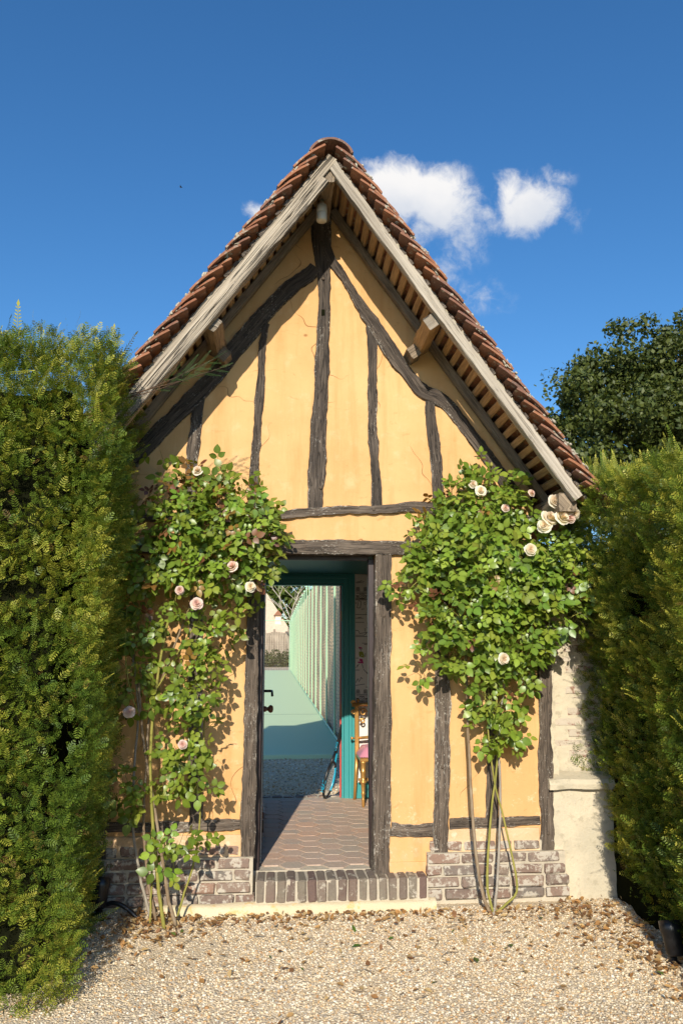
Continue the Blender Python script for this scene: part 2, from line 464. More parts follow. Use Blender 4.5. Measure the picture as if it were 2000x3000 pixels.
def mat_ground(name='gravel_ground', added_lawn=False):
    m, t, b = newmat(name)
    co = t.n('ShaderNodeTexCoord').outputs['Object']
    v = t.n('ShaderNodeTexVoronoi', None, Vector=co, Scale=95.0)
    s = t.n('ShaderNodeSeparateColor', None, Color=v.outputs['Color']).outputs[0]
    c = t.ramp(s, [(.0, (.62, .48, .30)), (.35, (.76, .62, .43)), (.6, (.66, .49, .29)), (.8, (.54, .43, .30)), (1.0, (.80, .68, .50))])
    n1 = t.noise(co, 2.2, 4, .6)
    c = t.mix(t.math('MULTIPLY', t.step(n1, .45, .7), .5), c, (.54, .41, .26))
    if added_lawn:      # the forecourt is a gravel patch; unseen grass added beyond to cut bounced light
        sp = t.n('ShaderNodeSeparateXYZ', None, Vector=co)
        wob = t.math('MULTIPLY', t.math('SUBTRACT', n1, .5), .6)
        ex = t.math('MAXIMUM', t.math('SUBTRACT', t.math('ABSOLUTE', t.math('SUBTRACT', sp.outputs[0], .6)), 3.0), t.math('SUBTRACT', -5.2, sp.outputs[1]))
        c = t.mix(t.step(t.math('ADD', ex, wob), 0.0, .25), c, t.mix(t.noise(co, 40.0, 4, .7), (.035, .065, .012), (.075, .115, .025)))
    t.link(c, b.inputs['Base Color']); b.inputs['Roughness'].default_value = .9
    bump(t, b, t.math('SUBTRACT', 1.0, v.outputs['Distance']), .8, .010); return m
GROUND = mat_ground()
FORECOURT = mat_ground('forecourt_gravel_and_added_lawn', True)
SOIL = mat_simple('dry_soil', (.36, .25, .15), .95, .3, 40)
COURTM = mat_simple('court_mint_green', (.56, .71, .45), .85, .05, 60, bmp=.1)
MINT = mat_simple('mint_paint', (.42, .62, .40), .5, .05)
WIRE = mat_simple('dark_net_wire', (.24, .17, .12), .5, .1)
TEAL = mat_simple('teal_gloss_paint', (.045, .30, .30), .38, .06, 20, bmp=.05)
DKTEAL = mat_simple('shaded_teal_paint', (.018, .12, .105), .45, .06, 20, bmp=.05)  # teal paint darkened: the ceiling's shade is put into the colour
REDP = mat_simple('red_rebate_paint', (.55, .08, .06), .5, .05)
BROWNP = mat_simple('aubergine_door_paint', (.034, .019, .018), .42, .15, 15, bmp=.1)
PAPER = mat_simple('white_wallpaper', (.80, .76, .68), .8, .03, 40, bmp=.05)
INK = mat_simple('black_ink', (.015, .014, .014), .7, .1)
INKG = mat_simple('olive_print', (.30, .34, .05), .7, .1)
INKM = mat_simple('magenta_print', (.50, .05, .20), .7, .1)
BLACK = mat_simple('black_plastic', (.012, .012, .013), .35, .2, bmp=.05)
BLUE = mat_simple('cyan_racket_lacquer', (.02, .38, .58), .25, .05, bmp=0)
GOLD = mat_simple('gilded_wood', (.62, .34, .10), .30, .2, 40, metal=.55)
PINK = mat_simple('pink_leather', (.66, .27, .36), .5, .06, 25)
WHITEP = mat_simple('white_plastic', (.74, .71, .62), .45, .05, bmp=.05)
BRASS = mat_simple('brass', (.45, .30, .12), .3, .1, metal=.9)
IRON = mat_simple('black_iron', (.018, .015, .014), .4, .2, metal=.6)
REDWOOD = mat_simple('varnished_brown_wood', (.16, .055, .022), .4, .25, 18)
GREYP = mat_simple('grey_blue_plastic', (.12, .15, .19), .4, .1)


def mat_bark(name, c1, c2, sc=25.0):
    m, t, b = newmat(name)
    co = t.n('ShaderNodeTexCoord').outputs['Object']
    n1 = t.noise(t.vmath('MULTIPLY', co, (1, 1, .25)), sc, 5, .65)
    t.link(t.mix(t.step(n1, .3, .7), c1, c2), b.inputs['Base Color']); b.inputs['Roughness'].default_value = .8
    bump(t, b, n1, .5, .006); return m
CANE_BROWN = mat_bark('old_rose_cane', (.19, .12, .06), (.34, .26, .17), 45)
CANE_GREEN = mat_bark('green_rose_cane', (.22, .21, .035), (.33, .29, .06), 30)
CANE_GREY = mat_bark('grey_rose_cane', (.26, .22, .17), (.40, .35, .28), 50)
BARK = mat_bark('tree_bark', (.07, .055, .04), (.16, .13, .10), 8)
YEWBARK = mat_bark('yew_wood', (.055, .028, .015), (.11, .06, .03), 20)
PALEBARK = mat_bark('pale_bark', (.42, .36, .28), (.55, .48, .38), 10)
COREM = mat_simple('gap_and_hole_shade', (.010, .011, .005), 1.0, .5, 25)  # near-black: shade between sprigs and in the post hole painted as colour
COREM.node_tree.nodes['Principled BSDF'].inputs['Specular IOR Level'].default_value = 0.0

# ------------------------------------------------------------------ ground
def gz(x, y): return .088 * min(1, max(0, (y + 1.3) / 1.1)) + .012 * nz(x * 1.3, y * 1.3, 3.3)
xs = np.concatenate([[-600, -60, -12, -5], np.linspace(-2.4, 3.6, 51), [6, 12, 60, 600]])
ys = np.concatenate([[-600, -60, -14, -6], np.linspace(-4, .3, 40), [1.5]])
V = [(x, y, gz(x, y)) for y in ys for x in xs]
nx = len(xs)
F = [(j * nx + i, j * nx + i + 1, (j + 1) * nx + i + 1, (j + 1) * nx + i) for j in range(len(ys) - 1) for i in range(nx - 1)]
ground = tag(obj('ground', mesh('ground', V, F, FORECOURT, True)), kind='structure')
rear = tag(MB().box(-600, 600, 1.2, 1200, -.5, .19).build('rear_ground', GROUND), kind='structure')

# pebbles of the gravel forecourt
ico = bmesh.new(); bmesh.ops.create_icosphere(ico, subdivisions=1, radius=1.0)
ico.verts.index_update()
ICOV = np.array([v.co[:] for v in ico.verts]); ICOF = np.array([[v.index for v in f.verts] for f in ico.faces]); ico.free()
PAL = np.array([(.70, .60, .45), (.80, .73, .61), (.62, .49, .32), (.56, .37, .19), (.36, .33, .30), (.54, .47, .37), (.84, .79, .70), (.46, .26, .12)])
PALW = np.array([.26, .20, .19, .09, .06, .10, .07, .03])


def pebbles(name, n, area, zf, smin, smax, keep=None):
    x0, x1, y0, y1 = area
    p = np.stack([rng.uniform(x0, x1, n), rng.uniform(y0, y1, n), np.zeros(n)], 1)
    if keep is not None: p = p[keep(p)]
    n = len(p)
    s = smin + (smax - smin) * rng.beta(1.6, 4, n)
    scl = np.stack([s * rng.uniform(.8, 1.35, n), s * rng.uniform(.8, 1.2, n), s * rng.uniform(.45, .8, n)], 1)
    p[:, 2] = [zf(a, b) for a, b in p[:, :2]]; p[:, 2] += scl[:, 2] * rng.uniform(.05, .75, n)
    d = rng.normal(size=(n, 3)); d[:, 2] *= .35
    R = frames(d, np.tile([0, 0, 1.0], (n, 1)) + rng.normal(size=(n, 3)) * .25)
    b = ICOV + rng.normal(size=ICOV.shape) * .06
    V, F = scatter(b, ICOF, R, p, scl)
    c = PAL[rng.choice(len(PAL), n, p=PALW / PALW.sum())] * rng.uniform(.85, 1.12, (n, 1)) * np.array([1.06, 1.0, .90])
    return mesh(name, V, F, PEBBLE, True, col=np.repeat(np.clip(c, 0, .9), len(b), 0))
def keepfront(p):
    dirt = np.array([nz(a * .9 + 4, b * .9, 1.7) for a, b in p[:, :2]])
    soil = np.exp(-(((p[:, 0] + .42) / .28) ** 2 + ((p[:, 1] + .62) / .22) ** 2))
    return (rng.uniform(size=len(p)) > .50 * (dirt > .18) + .8 * soil) & ~((p[:, 1] > -.1) & (p[:, 0] > -.6) & (p[:, 0] < 1.85))
g = obj('gravel', pebbles('gravel', 41000, (-1.35, 2.6, -1.85, .02), gz, .0042, .0115, keepfront))
tag(g, 'pale pebble gravel of the forecourt before the hut', 'gravel', kind='stuff')
g = obj('gravel', pebbles('gravel_outer', 12000, (-1.9, 3.3, -3.6, -1.86), gz, .0065, .013))
tag(g, 'pale pebble gravel farther out before the hut', 'gravel', kind='stuff')
g = obj('gravel', pebbles('gravel_rear', 4500, (-.6, 1.3, 2.78, 5.95), lambda a, b: .19, .008, .02))
tag(g, 'pale gravel strip between the hut and the green court', 'gravel', kind='stuff')

# ------------------------------------------------------------------ the hut
AX, AZ = .315, 4.93              # apex of the rafter tops
SR, SL = 1.42, 1.365             # slopes right / left
XR, XL = 1.775, -1.22            # outer corners
FLOOR = .28
DEPTH = 2.74
DL, DR = -.097, .640             # door opening
LINT = 2.312
hut = empty('timbered_hut', (.28, 0, .05))
tag(hut, 'small ochre timber-framed hut with steep tiled gable roof and open doorway', 'hut')
def P(child):      # keep world coordinates under the hut empty
    child.matrix_parent_inverse = Matrix.Translation((-.28, 0, -.05)); return child
class HutProxy: pass
_hut = hut
def hobj(o): o.parent = _hut; return P(o)
def hsub(name, parent=None):
    e = empty(name); e.parent = parent or _hut
    if parent is None: P(e)
    return e


def rooftop(x): return AZ - (SR * (x - AX) if x > AX else SL * (AX - x))


# gable wall: gently uneven plaster, doorway left open
V = []; F = []
def wallgrid(x0, x1, zb, inset=.075):
    n = max(2, int((x1 - x0) / .05)); m = 70
    b = len(V)
    for i in range(n + 1):
        x = x0 + (x1 - x0) * i / n
        zt = rooftop(x) - inset
        for j in range(m + 1):
            z = zb + (zt - zb) * j / m
            y = .014 + .006 * nz(x * 2.2, z * 2.2, 1) + .0035 * nz(x * 7, z * 7, 2) + .0015 * nz(x * 23, z * 23, 2)
            V.append((x, y, z))
    for i in range(n):
        for j in range(m):
            a = b + i * (m + 1) + j; F.append((a, a + m + 1, a + m + 2, a + 1))
    c = len(V)                               # back face and reveals
    for (x, z) in ((x0, zb), (x1, zb), (x1, rooftop(x1) - inset), (x0, rooftop(x0) - inset)): V.append((x, .17, z))
    F.append((c + 1, c, c + 3, c + 2))
    for x, a0, c0, c1 in ((x0, b, c, c + 3), (x1, b + n * (m + 1), c + 1, c + 2)):
        V.append((x, .02, zb)); V.append((x, .02, rooftop(x) - inset)); F.append((c0, len(V) - 2, len(V) - 1, c1))
wallgrid(XL + .01, DL - .03, .2); wallgrid(DL - .03, AX, LINT + .02); wallgrid(AX, DR + .03, LINT + .02); wallgrid(DR + .03, XR - .01, .2)
V += [(DL - .03, .02, LINT + .02), (DR + .03, .02, LINT + .02), (DR + .03, .17, LINT + .02), (DL - .03, .17, LINT + .02)]
F.append((len(V) - 4, len(V) - 3, len(V) - 2, len(V) - 1))
hobj(obj('gable_wall', mesh('gable_wall', V, F, PLASTER, True)))
hobj(MB().box(XL, XL + .13, .175, DEPTH - .17, .1, 2.5).build('side_wall', PLASTER))
hobj(MB().box(XR - .13, XR, .175, DEPTH - .17, .1, 2.5).build('side_wall', PLASTER))


def gt(name, pts, mat=TIMBER_HI, front=-.006, d=.11, rough=.006, wk=1.0):
    """wall timber traced on the gable plane: pts (u, v, width) in preview pixels"""
    path = []; ww = []
    for (u, v, wd) in pts:
        p = dat(u, v, front); q = dat(u + wd, v, front)
        path.append((p[0], front + d / 2, p[2])); ww.append(abs(q[0] - p[0]) * wk)
    sp = smoothpath(path, 6 * len(path)); sw = np.interp(np.linspace(0, 1, len(sp)), np.linspace(0, 1, len(ww)), ww)
    return hobj(beam(name, sp, (0, -1, 0), list(sw), d, mat, None, rough, .03))


gt('king_post', [(738, 470, 46), (738, 550, 44), (741, 610, 34), (745, 690, 25), (741, 770, 30), (740, 850, 34), (735, 950, 35), (729, 1050, 38), (724, 1172, 36)])
gt('post', [(612, 742, 16), (607, 770, 16), (600, 850, 16), (594, 950, 20), (586, 1050, 22), (578, 1178, 21)], front=-.004)
gt('post', [(459, 905, 26), (452, 960, 27), (446, 1010, 27), (438, 1080, 27), (428, 1190, 28)], front=-.004)
gt('post', [(852, 750, 20), (856, 800, 20), (855, 850, 19), (856, 920, 22), (855, 980, 20), (860, 1050, 22), (867, 1172, 22)], front=-.004)
gt('post', [(986, 905, 20), (990, 960, 24), (996, 1010, 25), (1003, 1080, 26), (1010, 1175, 26)], front=-.004)
gt('brace', [(724, 612, 46), (706, 632, 48), (670, 656, 52), (622, 703, 54), (580, 752, 58), (540, 800, 60), (492, 862, 60), (449, 907, 58), (395, 960, 58), (300, 1060, 58)], front=-.009, wk=.68)
gt('brace', [(742, 548, 30), (760, 592, 28), (788, 634, 25), (813, 676, 28), (838, 716, 36), (866, 755, 44), (911, 825, 42), (938, 858, 40), (967, 895, 44), (1002, 910, 46), (1032, 933, 42), (1064, 975, 38), (1097, 1018, 38), (1126, 1056, 38), (1152, 1090, 38), (1200, 1160, 38)], front=-.009, wk=.78)


def rail(name, pts, mat=TIMBER, front=-.006, d=.12):
    """horizontal wall timber: pts (u, vtop, vbottom)"""
    path = []; ww = []
    for (u, a, b) in pts:
        p = dat(u, a, front); q = dat(u, b, front)
        path.append((p[0], front + d / 2, (p[2] + q[2]) / 2)); ww.append(abs(p[2] - q[2]))
    sp = smoothpath(path, 6 * len(path)); sw = np.interp(np.linspace(0, 1, len(sp)), np.linspace(0, 1, len(ww)), ww)
    return hobj(beam(name, sp, (0, -1, 0), list(sw), d, mat, None, .006, .03))


rail('tie_beam', [(225, 1178, 1200), (400, 1178, 1198), (560, 1174, 1192), (625, 1171, 1190), (700, 1168, 1187), (780, 1163, 1181), (870, 1160, 1180), (940, 1151, 1177), (1000, 1157, 1184), (1100, 1172, 1197), (1262, 1188, 1212)], front=-.013)
rail('lintel', [(300, 1238, 1272), (560, 1238, 1272), (700, 1238, 1272), (860, 1241, 1273), (1000, 1246, 1277), (1255, 1256, 1286)], front=-.016, d=.16)
gt('door_post', [(583, 1276, 30), (582, 1380, 29), (580, 1480, 29), (578, 1600, 30), (573, 1750, 31), (570, 1880, 33), (569, 1972, 32)], TIMBER, -.012, .15)
gt('door_post', [(880, 1271, 35), (880, 1400, 36), (879, 1600, 38), (878, 1800, 40), (877, 2006, 40)], TIMBER, -.012, .15)
gt('post', [(1012, 1281, 33), (1015, 1500, 33), (1016, 1650, 34), (1017, 1760, 34), (1014, 1860, 35), (1013, 1962, 34)], TIMBER, -.010, .13)
gt('post', [(1254, 1287, 27), (1254, 1500, 28), (1254, 1700, 29), (1255, 1800, 34), (1257, 1880, 31), (1257, 1972, 24)], TIMBER, -.010, .13)
gt('post', [(1130, 1287, 26), (1130, 1600, 26), (1131, 1750, 26), (1129, 1884, 27)], TIMBER, -.003, .1)
gt('post', [(452, 1274, 30), (450, 1500, 30), (449, 1700, 31), (449, 1890, 31)], TIMBER, -.003, .1)
gt('post', [(232, 1274, 30), (230, 1700, 32), (226, 1985, 32)], TIMBER, -.010, .13)
rail('sill_rail', [(898, 1890, 1921), (940, 1893, 1926), (996, 1890, 1922)], front=-.004)
rail('sill_rail', [(1032, 1880, 1903), (1100, 1878, 1903), (1180, 1877, 1898), (1240, 1875, 1893)], front=-.004)
rail('sill_rail', [(240, 1892, 1914), (380, 1888, 1912), (480, 1884, 1909), (553, 1884, 1906)], front=-.004)

PEG = MB().lathe([(.011, 0), (.0105, .006), (.007, .008)], n=10)
for (u, v) in ((879, 1335), (881, 1414), (876, 1950), (1015, 1762), (1008, 1925), (1258, 1914), (574, 1925), (742, 640), (736, 1120), (858, 1170), (700, 1256), (905, 1258)):
    q = dat(u, v, -.012)
    hobj(PEG.build('peg', TIMBER_PEG, None, True, loc=(q[0], -.010, q[2]), rot=(math.pi / 2, 0, 0)))
q = dat(742, 717, -.008)
hobj(MB().box(q[0] - .012, q[0] + .012, -.0125, .02, q[2] - .025, q[2] + .02, .002).build('mortise_shade', COREM))  # solid near-black block paints the dark of a hole in the post
# plinth: rough lime band, then brick courses, each brick its own piece
zb = dat(1130, 1903, 0)[2]
hobj(MB().box(.80 + .235, XR - .04, -.004, .10, .30, zb, .006).build('lime_band', PINKLIME))
hobj(MB().box(XL + .05, DL - .10, -.004, .10, .30, zb - .01, .006).build('lime_band', PINKLIME))
LY = -.045
plinth = hsub('plinth')
def brickmesh(L, H, D, seed, mat, bev=.006):
    r = random.Random(seed)
    bm = bmesh.new(); bmesh.ops.create_cube(bm, size=1)
    bmesh.ops.scale(bm, verts=bm.verts, vec=(L, D, H))
    bmesh.ops.bevel(bm, geom=bm.edges[:], offset=bev, segments=1, affect='EDGES', profile=.6)
    for v in bm.verts: v.co += Vector((r.uniform(-1, 1) * .0045, r.uniform(-1, 1) * .004, r.uniform(-1, 1) * .004))
    me = bpy.data.meshes.new('brick'); bm.to_mesh(me); bm.free(); me.materials.append(mat); return me
BM = [brickmesh(.205, .058, .11, i, BRICK, .009) for i in range(5)]
BMH = [brickmesh(.098, .058, .11, 20 + i, BRICK, .009) for i in range(4)]
def course(x0, x1, z, y, seed, parent):
    r = random.Random(seed); x = x0
    first = True
    while x < x1 - .03:
        half = (first and seed % 2) or r.random() < .22
        first = False
        L = .098 if half else .205
        if x + L > x1 + .01: L2 = x1 - x
        else: L2 = L
        me = r.choice(BMH if half else BM)
        o = obj('brick', me, parent, (x + L2 / 2, y + .055 + r.uniform(-.004, .004), z + r.uniform(-.002, .002)), (r.uniform(-.015, .015), r.uniform(-.012, .012), r.uniform(-.015, .015)))
        o.scale = (L2 / L, 1, r.uniform(.94, 1.05))
        x += L2 + r.uniform(.010, .016)
Z0 = .115
for i in range(5):
    z = Z0 + .03 + i * .0695
    if i < 4: course(.975 if i < 3 else .985, 1.90 - .012 * i + .01 * (i % 2), z, LY - .02 + .006 * i, 3 + i, plinth)
    else: course(1.005, XR - .05, z, -.012, 3 + i, plinth)
    if i < 4: course(XL + .0, DL - .012 if i < 4 else DL - .1, z, LY - .02 + .006 * i, 13 + i, plinth)
    else: course(XL + .05, DL - .115, z, -.012, 13 + i, plinth)
MB().box(.985, 1.885, LY + .010, .10, .05, Z0 + .272).box(1.01, XR - .03, -.002, .099, Z0 + .2725, Z0 + .335).build('mortar', MORTAR, plinth)
MB().box(XL, DL - .025, LY + .010, .10, .05, Z0 + .272).box(XL + .04, DL - .12, -.002, .099, Z0 + .2725, Z0 + .335).build('mortar', MORTAR, plinth)
hobj(MB().box(DR + .10, .985, -.001, .10, .2, .33, .004).build('plaster_foot', PLASTER))

# threshold of bricks laid on edge
thr = hsub('threshold')
TX0, TX1 = DL - .005, .968
SB = [brickmesh(.0535, .128, .215, 40 + i, SOLDIER, .008) for i in range(5)]
n = 17; sp_ = (TX1 - TX0) / n
for i in range(n):
    obj('brick', random.choice(SB), thr, (TX0 + (i + .5) * sp_, -.135 + .1075 + random.uniform(-.005, .005), FLOOR - .072 + random.uniform(-.003, .003)),
        (random.uniform(-.02, .02), random.uniform(-.02, .02), random.uniform(-.02, .02)))
MB().box(TX0, TX1, -.127, .09, .05, FLOOR - .014).build('mortar', MORTAR, thr)
# lime footing under threshold
V = []; F = []
nn = 60
fx = np.linspace(-.66, 1.02, nn)
prof = [(-.10, .145), (-.150, .142), (-.168, .125), (-.176, .085), (-.19, .02)]
for i, x in enumerate(fx):
    e = 1 - .25 * max(0, (abs((x - .18) / .84) - .85) / .15)
    for (y, z) in prof: V.append((x, y * e + .010 * nz(x * 6, z * 20, 4) + .005 * nz(x * 21, z * 30), (z * (.9 + .1 * e)) + .012 * nz(x * 4, y * 9, 8) - .004))
k = len(prof)
for i in range(nn - 1):
    for j in range(k - 1): F.append((i * k + j, i * k + j + 1, (i + 1) * k + j + 1, (i + 1) * k + j))
F.append(tuple(range(k))); F.append(tuple((nn - 1) * k + j for j in range(k - 1, -1, -1)))
hobj(obj('footing', mesh('footing', V, F, FOOTING, True)))

# floor of hexagonal terracotta tiles
floor = hobj(MB().box(XL + .13, XR - .13, .09, DEPTH - .12, .10, FLOOR - .006).build('floor', MORTAR))
R6 = .094
def hexmesh(seed):
    r = random.Random(seed); V = []; F = []
    ang = [math.pi / 3 * i for i in range(6)]
    for (s, z) in ((1, -.012), (1, -.002), (.955, .0012)):
        for a in ang: V.append((R6 * .965 * s * math.cos(a) + r.uniform(-.0015, .0015), R6 * .965 * s * math.sin(a) + r.uniform(-.0015, .0015), z))
    for l in (0, 1):
        for i in range(6): F.append((l * 6 + i, l * 6 + (i + 1) % 6, l * 6 + 6 + (i + 1) % 6, l * 6 + 6 + i))
    F.append(tuple(range(12, 18))); return mesh('floor_tile', V, F, HEXTILE)
HX = [hexmesh(i) for i in range(4)]
ix = 0
x = XL + .13 + R6
while x < XR - .13 - R6 * .5:
    y = .10 + R6 * .87 + (R6 * .866 if ix % 2 else 0)
    while y < DEPTH - .20 - R6 * .5:
        obj('floor_tile', random.choice(HX), floor, (x, y, FLOOR + random.uniform(-.0015, .0015)), (random.uniform(-.008, .008), random.uniform(-.008, .008), math.pi / 3 * random.randint(0, 5))).matrix_parent_inverse = Matrix.Identity(4)
        y += R6 * 1.732
    x += R6 * 1.5; ix += 1
# far brick edging of the floor
edge = hsub('edging')
for i in range(14):
    obj('brick', BMH[i % 4], edge, (-.30 + i * .112, DEPTH - .07, FLOOR - .03), (random.uniform(-.02, .02), 0, random.uniform(-.03, .03)))
MB().box(-.4, 1.3, DEPTH - .12, DEPTH + .02, .08, FLOOR - .012).build('mortar', MORTAR, edge)

# ceiling, rear wall with doorway
CEIL = 2.41
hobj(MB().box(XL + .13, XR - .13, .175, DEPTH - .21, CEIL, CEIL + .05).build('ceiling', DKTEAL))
RY = 2.535
FL_, FR_, FH = -.32, .668, 2.318
m = MB().box(XL, FL_, RY, DEPTH - .03, .1, 4.0).box(FR_, XR, RY, DEPTH - .03, .1, 4.0).box(FL_, FR_, RY, DEPTH - .03, FH, 4.0)
hobj(m.build('rear_wall', PLASTER))
m = MB().box(FR_ + .10, XR - .131, RY - .006, RY - .001, FLOOR + .14, CEIL - .002)
paper = hobj(m.build('wallpaper', PAPER))
hobj(MB().box(XL + .131, FL_ - .10, RY - .006, RY - .001, FLOOR + .14, CEIL - .002).build('wallpaper', PAPER))
hobj(MB().box(FR_ + .108, XR - .131, RY - .022, RY - .002, FLOOR - .004, FLOOR + .14, .004).build('skirting', TEAL))
cas = MB()
for (a, b, yy) in ((0, .045, .02), (.045, .075, .034), (.075, .107, .026)):
    cas.box(FR_ + a, FR_ + b, RY - yy, RY + .02, FLOOR - .004, FH + b, .003)
    cas.box(FL_ - b, FL_ - a, RY - yy, RY + .02, FLOOR - .004, FH + b, .003)
    cas.box(FL_ - a, FR_ + a, RY - yy - .001, RY + .02, FH + a, FH + b, .003)
hobj(cas.build('casing', TEAL))
m = MB().box(FR_ - .022, FR_ - .001, RY + .0, RY + .09, FLOOR - .004, FH - .002, .002).box(FL_ + .001, FL_ + .022, RY, RY + .09, FLOOR - .004, FH - .002, .002).box(FL_ + .022, FR_ - .022, RY + .001, RY + .09, FH - .02, FH - .001, .002)
hobj(m.build('rear_jamb', TEAL))
hobj(MB().box(FR_ - .036, FR_ - .022, RY + .055, RY + .088, FLOOR - .004, FH - .02, .002).build('rebate_strip', REDP))
for z in (1.05, 1.95): hobj(MB().box(FR_ - .0245, FR_ - .0215, RY + .012, RY + .03, z, z + .10).build('hinge_plate', BRASS))

# printed drawings on the wallpaper (flat ink on the paper)
def ink(strokes, mat, name, th=.0045):
    mb = MB()
    for s in strokes:
        wd = th
        pts = [at(1000 + a * .2, 1680 + b * .2, RY - .0075) for a, b in s]
        for p, q in zip(pts[:-1], pts[1:]):
            dx, dz = q[0] - p[0], q[2] - p[2]; L = math.hypot(dx, dz) or 1e-6
            nx_, nz_ = -dz / L * wd / 2, dx / L * wd / 2
            yy = RY - .0075 - .00002 * (len(mb.F) % 17)
            mb.add([(p[0] - nx_, yy, p[2] - nz_), (q[0] - nx_, yy, q[2] - nz_), (q[0] + nx_, yy, q[2] + nz_), (p[0] + nx_, yy, p[2] + nz_)], [(0, 1, 2, 3)])
    return mb.build(name, mat, paper)
def church(oy):
    S_ = []
    for a in (215, 325):
        S_ += [[(a, oy + 60), (a + 5, oy), (a + 45, oy), (a + 50, oy + 60)], [(a + 15, oy + 8), (a + 15, oy + 55)], [(a + 24, oy + 8), (a + 24, oy + 55)], [(a + 36, oy + 8), (a + 36, oy + 55)]]
    for yy, a, b in ((68, 215, 385), (88, 215, 390), (165, 205, 400), (182, 205, 405), (120, 210, 255), (120, 335, 390)): S_ += [[(a, oy + yy), (b, oy + yy + 2)]]
    S_ += [[(265 + 0, oy + 100), (265, oy + 160), (330, oy + 160), (330, oy + 100), (265, oy + 100)], [(285, oy + 130), (295, oy + 112), (312, oy + 118), (314, oy + 140), (298, oy + 150), (285, oy + 130)]]
    for a in (218, 236, 348, 366): S_ += [[(a, oy + 158), (a, oy + 130), (a + 8, oy + 122), (a + 14, oy + 132), (a + 14, oy + 158)]]
    for a in range(210, 400, 18): S_ += [[(a, oy + 168), (a, oy + 180)]]
    S_ += [[(395, oy + 60), (410, oy + 165)], [(240, oy + 205), (255, oy + 195), (285, oy + 205), (285, oy + 235), (275, oy + 300), (228, oy + 300), (240, oy + 240), (235, oy + 215)],
           [(320, oy + 230), (350, oy + 222)], [(330, oy + 245), (355, oy + 250)], [(365, oy + 205), (390, oy + 215), (395, oy + 250), (370, oy + 240)], [(290, oy + 320), (335, oy + 315)], [(205, oy + 215), (215, oy + 240)], [(380, oy + 265), (410, oy + 262)]]
    return S_
ST = church(205) + church(1705)
ST += [[(205, 130), (260, 120), (300, 105)], [(220, 140), (330, 122)], [(205, 600), (300, 605), (370, 600), (420, 618)], [(205, 655), (320, 655)], [(240, 650), (290, 640)], [(205, 715), (330, 715)], [(360, 578), (420, 576)],
       [(205, 835), (245, 835), (265, 880), (380, 862)], [(205, 905), (330, 905), (385, 855)], [(205, 925), (420, 925)], [(340, 800), (342, 850)], [(365, 798), (395, 797)],
       [(300, 1020), (420, 1030)], [(330, 1040), (415, 1045)], [(380, 1140), (415, 1140)], [(205, 1240), (250, 1240)], [(205, 1415), (265, 1415)], [(320, 1400), (380, 1470), (375, 1440)], [(205, 1640), (340, 1620)], [(210, 1600), (240, 1540), (260, 1590)], [(270, 1570), (285, 1520), (310, 1545)],
       [(205, 2110), (330, 2112)], [(205, 2170), (300, 2165)], [(240, 2220), (225, 2250)], [(355, 2090), (420, 2088)], [(355, 1665), (420, 1662)], [(245, 1360), (225, 1340)], [(300, 1330), (320, 1390)], [(260, 1320), (215, 1380)], [(350, 1165), (345, 1220)], [(255, 1085), (285, 1130), (300, 1100)]]
tag(ink(ST, INK, 'ink_drawing'), kind='stuff')
ink([[(255, 1160), (300, 1150), (325, 1210)], [(255, 1185), (310, 1185)], [(260, 1205), (330, 1222)], [(262, 1172), (318, 1170)]], INKG, 'olive_jacket_print', .016)
ink([[(240, 1300), (320, 1310)], [(265, 1255), (310, 1270)], [(265, 1275), (315, 1290)], [(250, 1085), (300, 1095)]], INKM, 'magenta_skirt_print', .014)

# door frame and the open door leaf
m = MB().box(DL - .03, DL + .010, .10, .168, FLOOR - .02, LINT - .02, .003).box(DR - .010, DR + .03, .10, .168, FLOOR - .02, LINT - .02, .003).box(DL + .010, DR - .010, .101, .167, LINT - .030, LINT + .015, .003)
hobj(m.build('door_frame', BROWNP))
door = hobj(MB().box(-.124, -.080, .172, .93, FLOOR + .008, LINT - .05, .003).build('door', BROWNP))
def dsub(o): o.parent = door; return o
dsub(MB().box(-.0800, -.0775, .176, .182, FLOOR + .02, LINT - .06).build('weather_strip', WHITEP))
dsub(MB().tube([(-.080, .80, 1.365), (-.030, .80, 1.365), (-.022, .795, 1.365), (-.020, .74, 1.358), (-.020, .70, 1.350), (-.019, .69, 1.335)], [.010, .010, .009, .008, .009, .010], 8).build('lever_handle', IRON, smooth=True))
dsub(MB().lathe([(.020, 0), (.022, .012), (.014, .02), (.014, .03), (.026, .040), (.030, .052), (.022, .066), (.004, .07)], n=14).build('knob', REDWOOD, smooth=True, loc=(-.080, .78, 1.235), rot=(0, math.pi / 2, 0)))
dsub(MB().box(-.080, -.072, .90, .925, FLOOR + .05, FLOOR + .14, .003).build('floor_bolt', IRON))

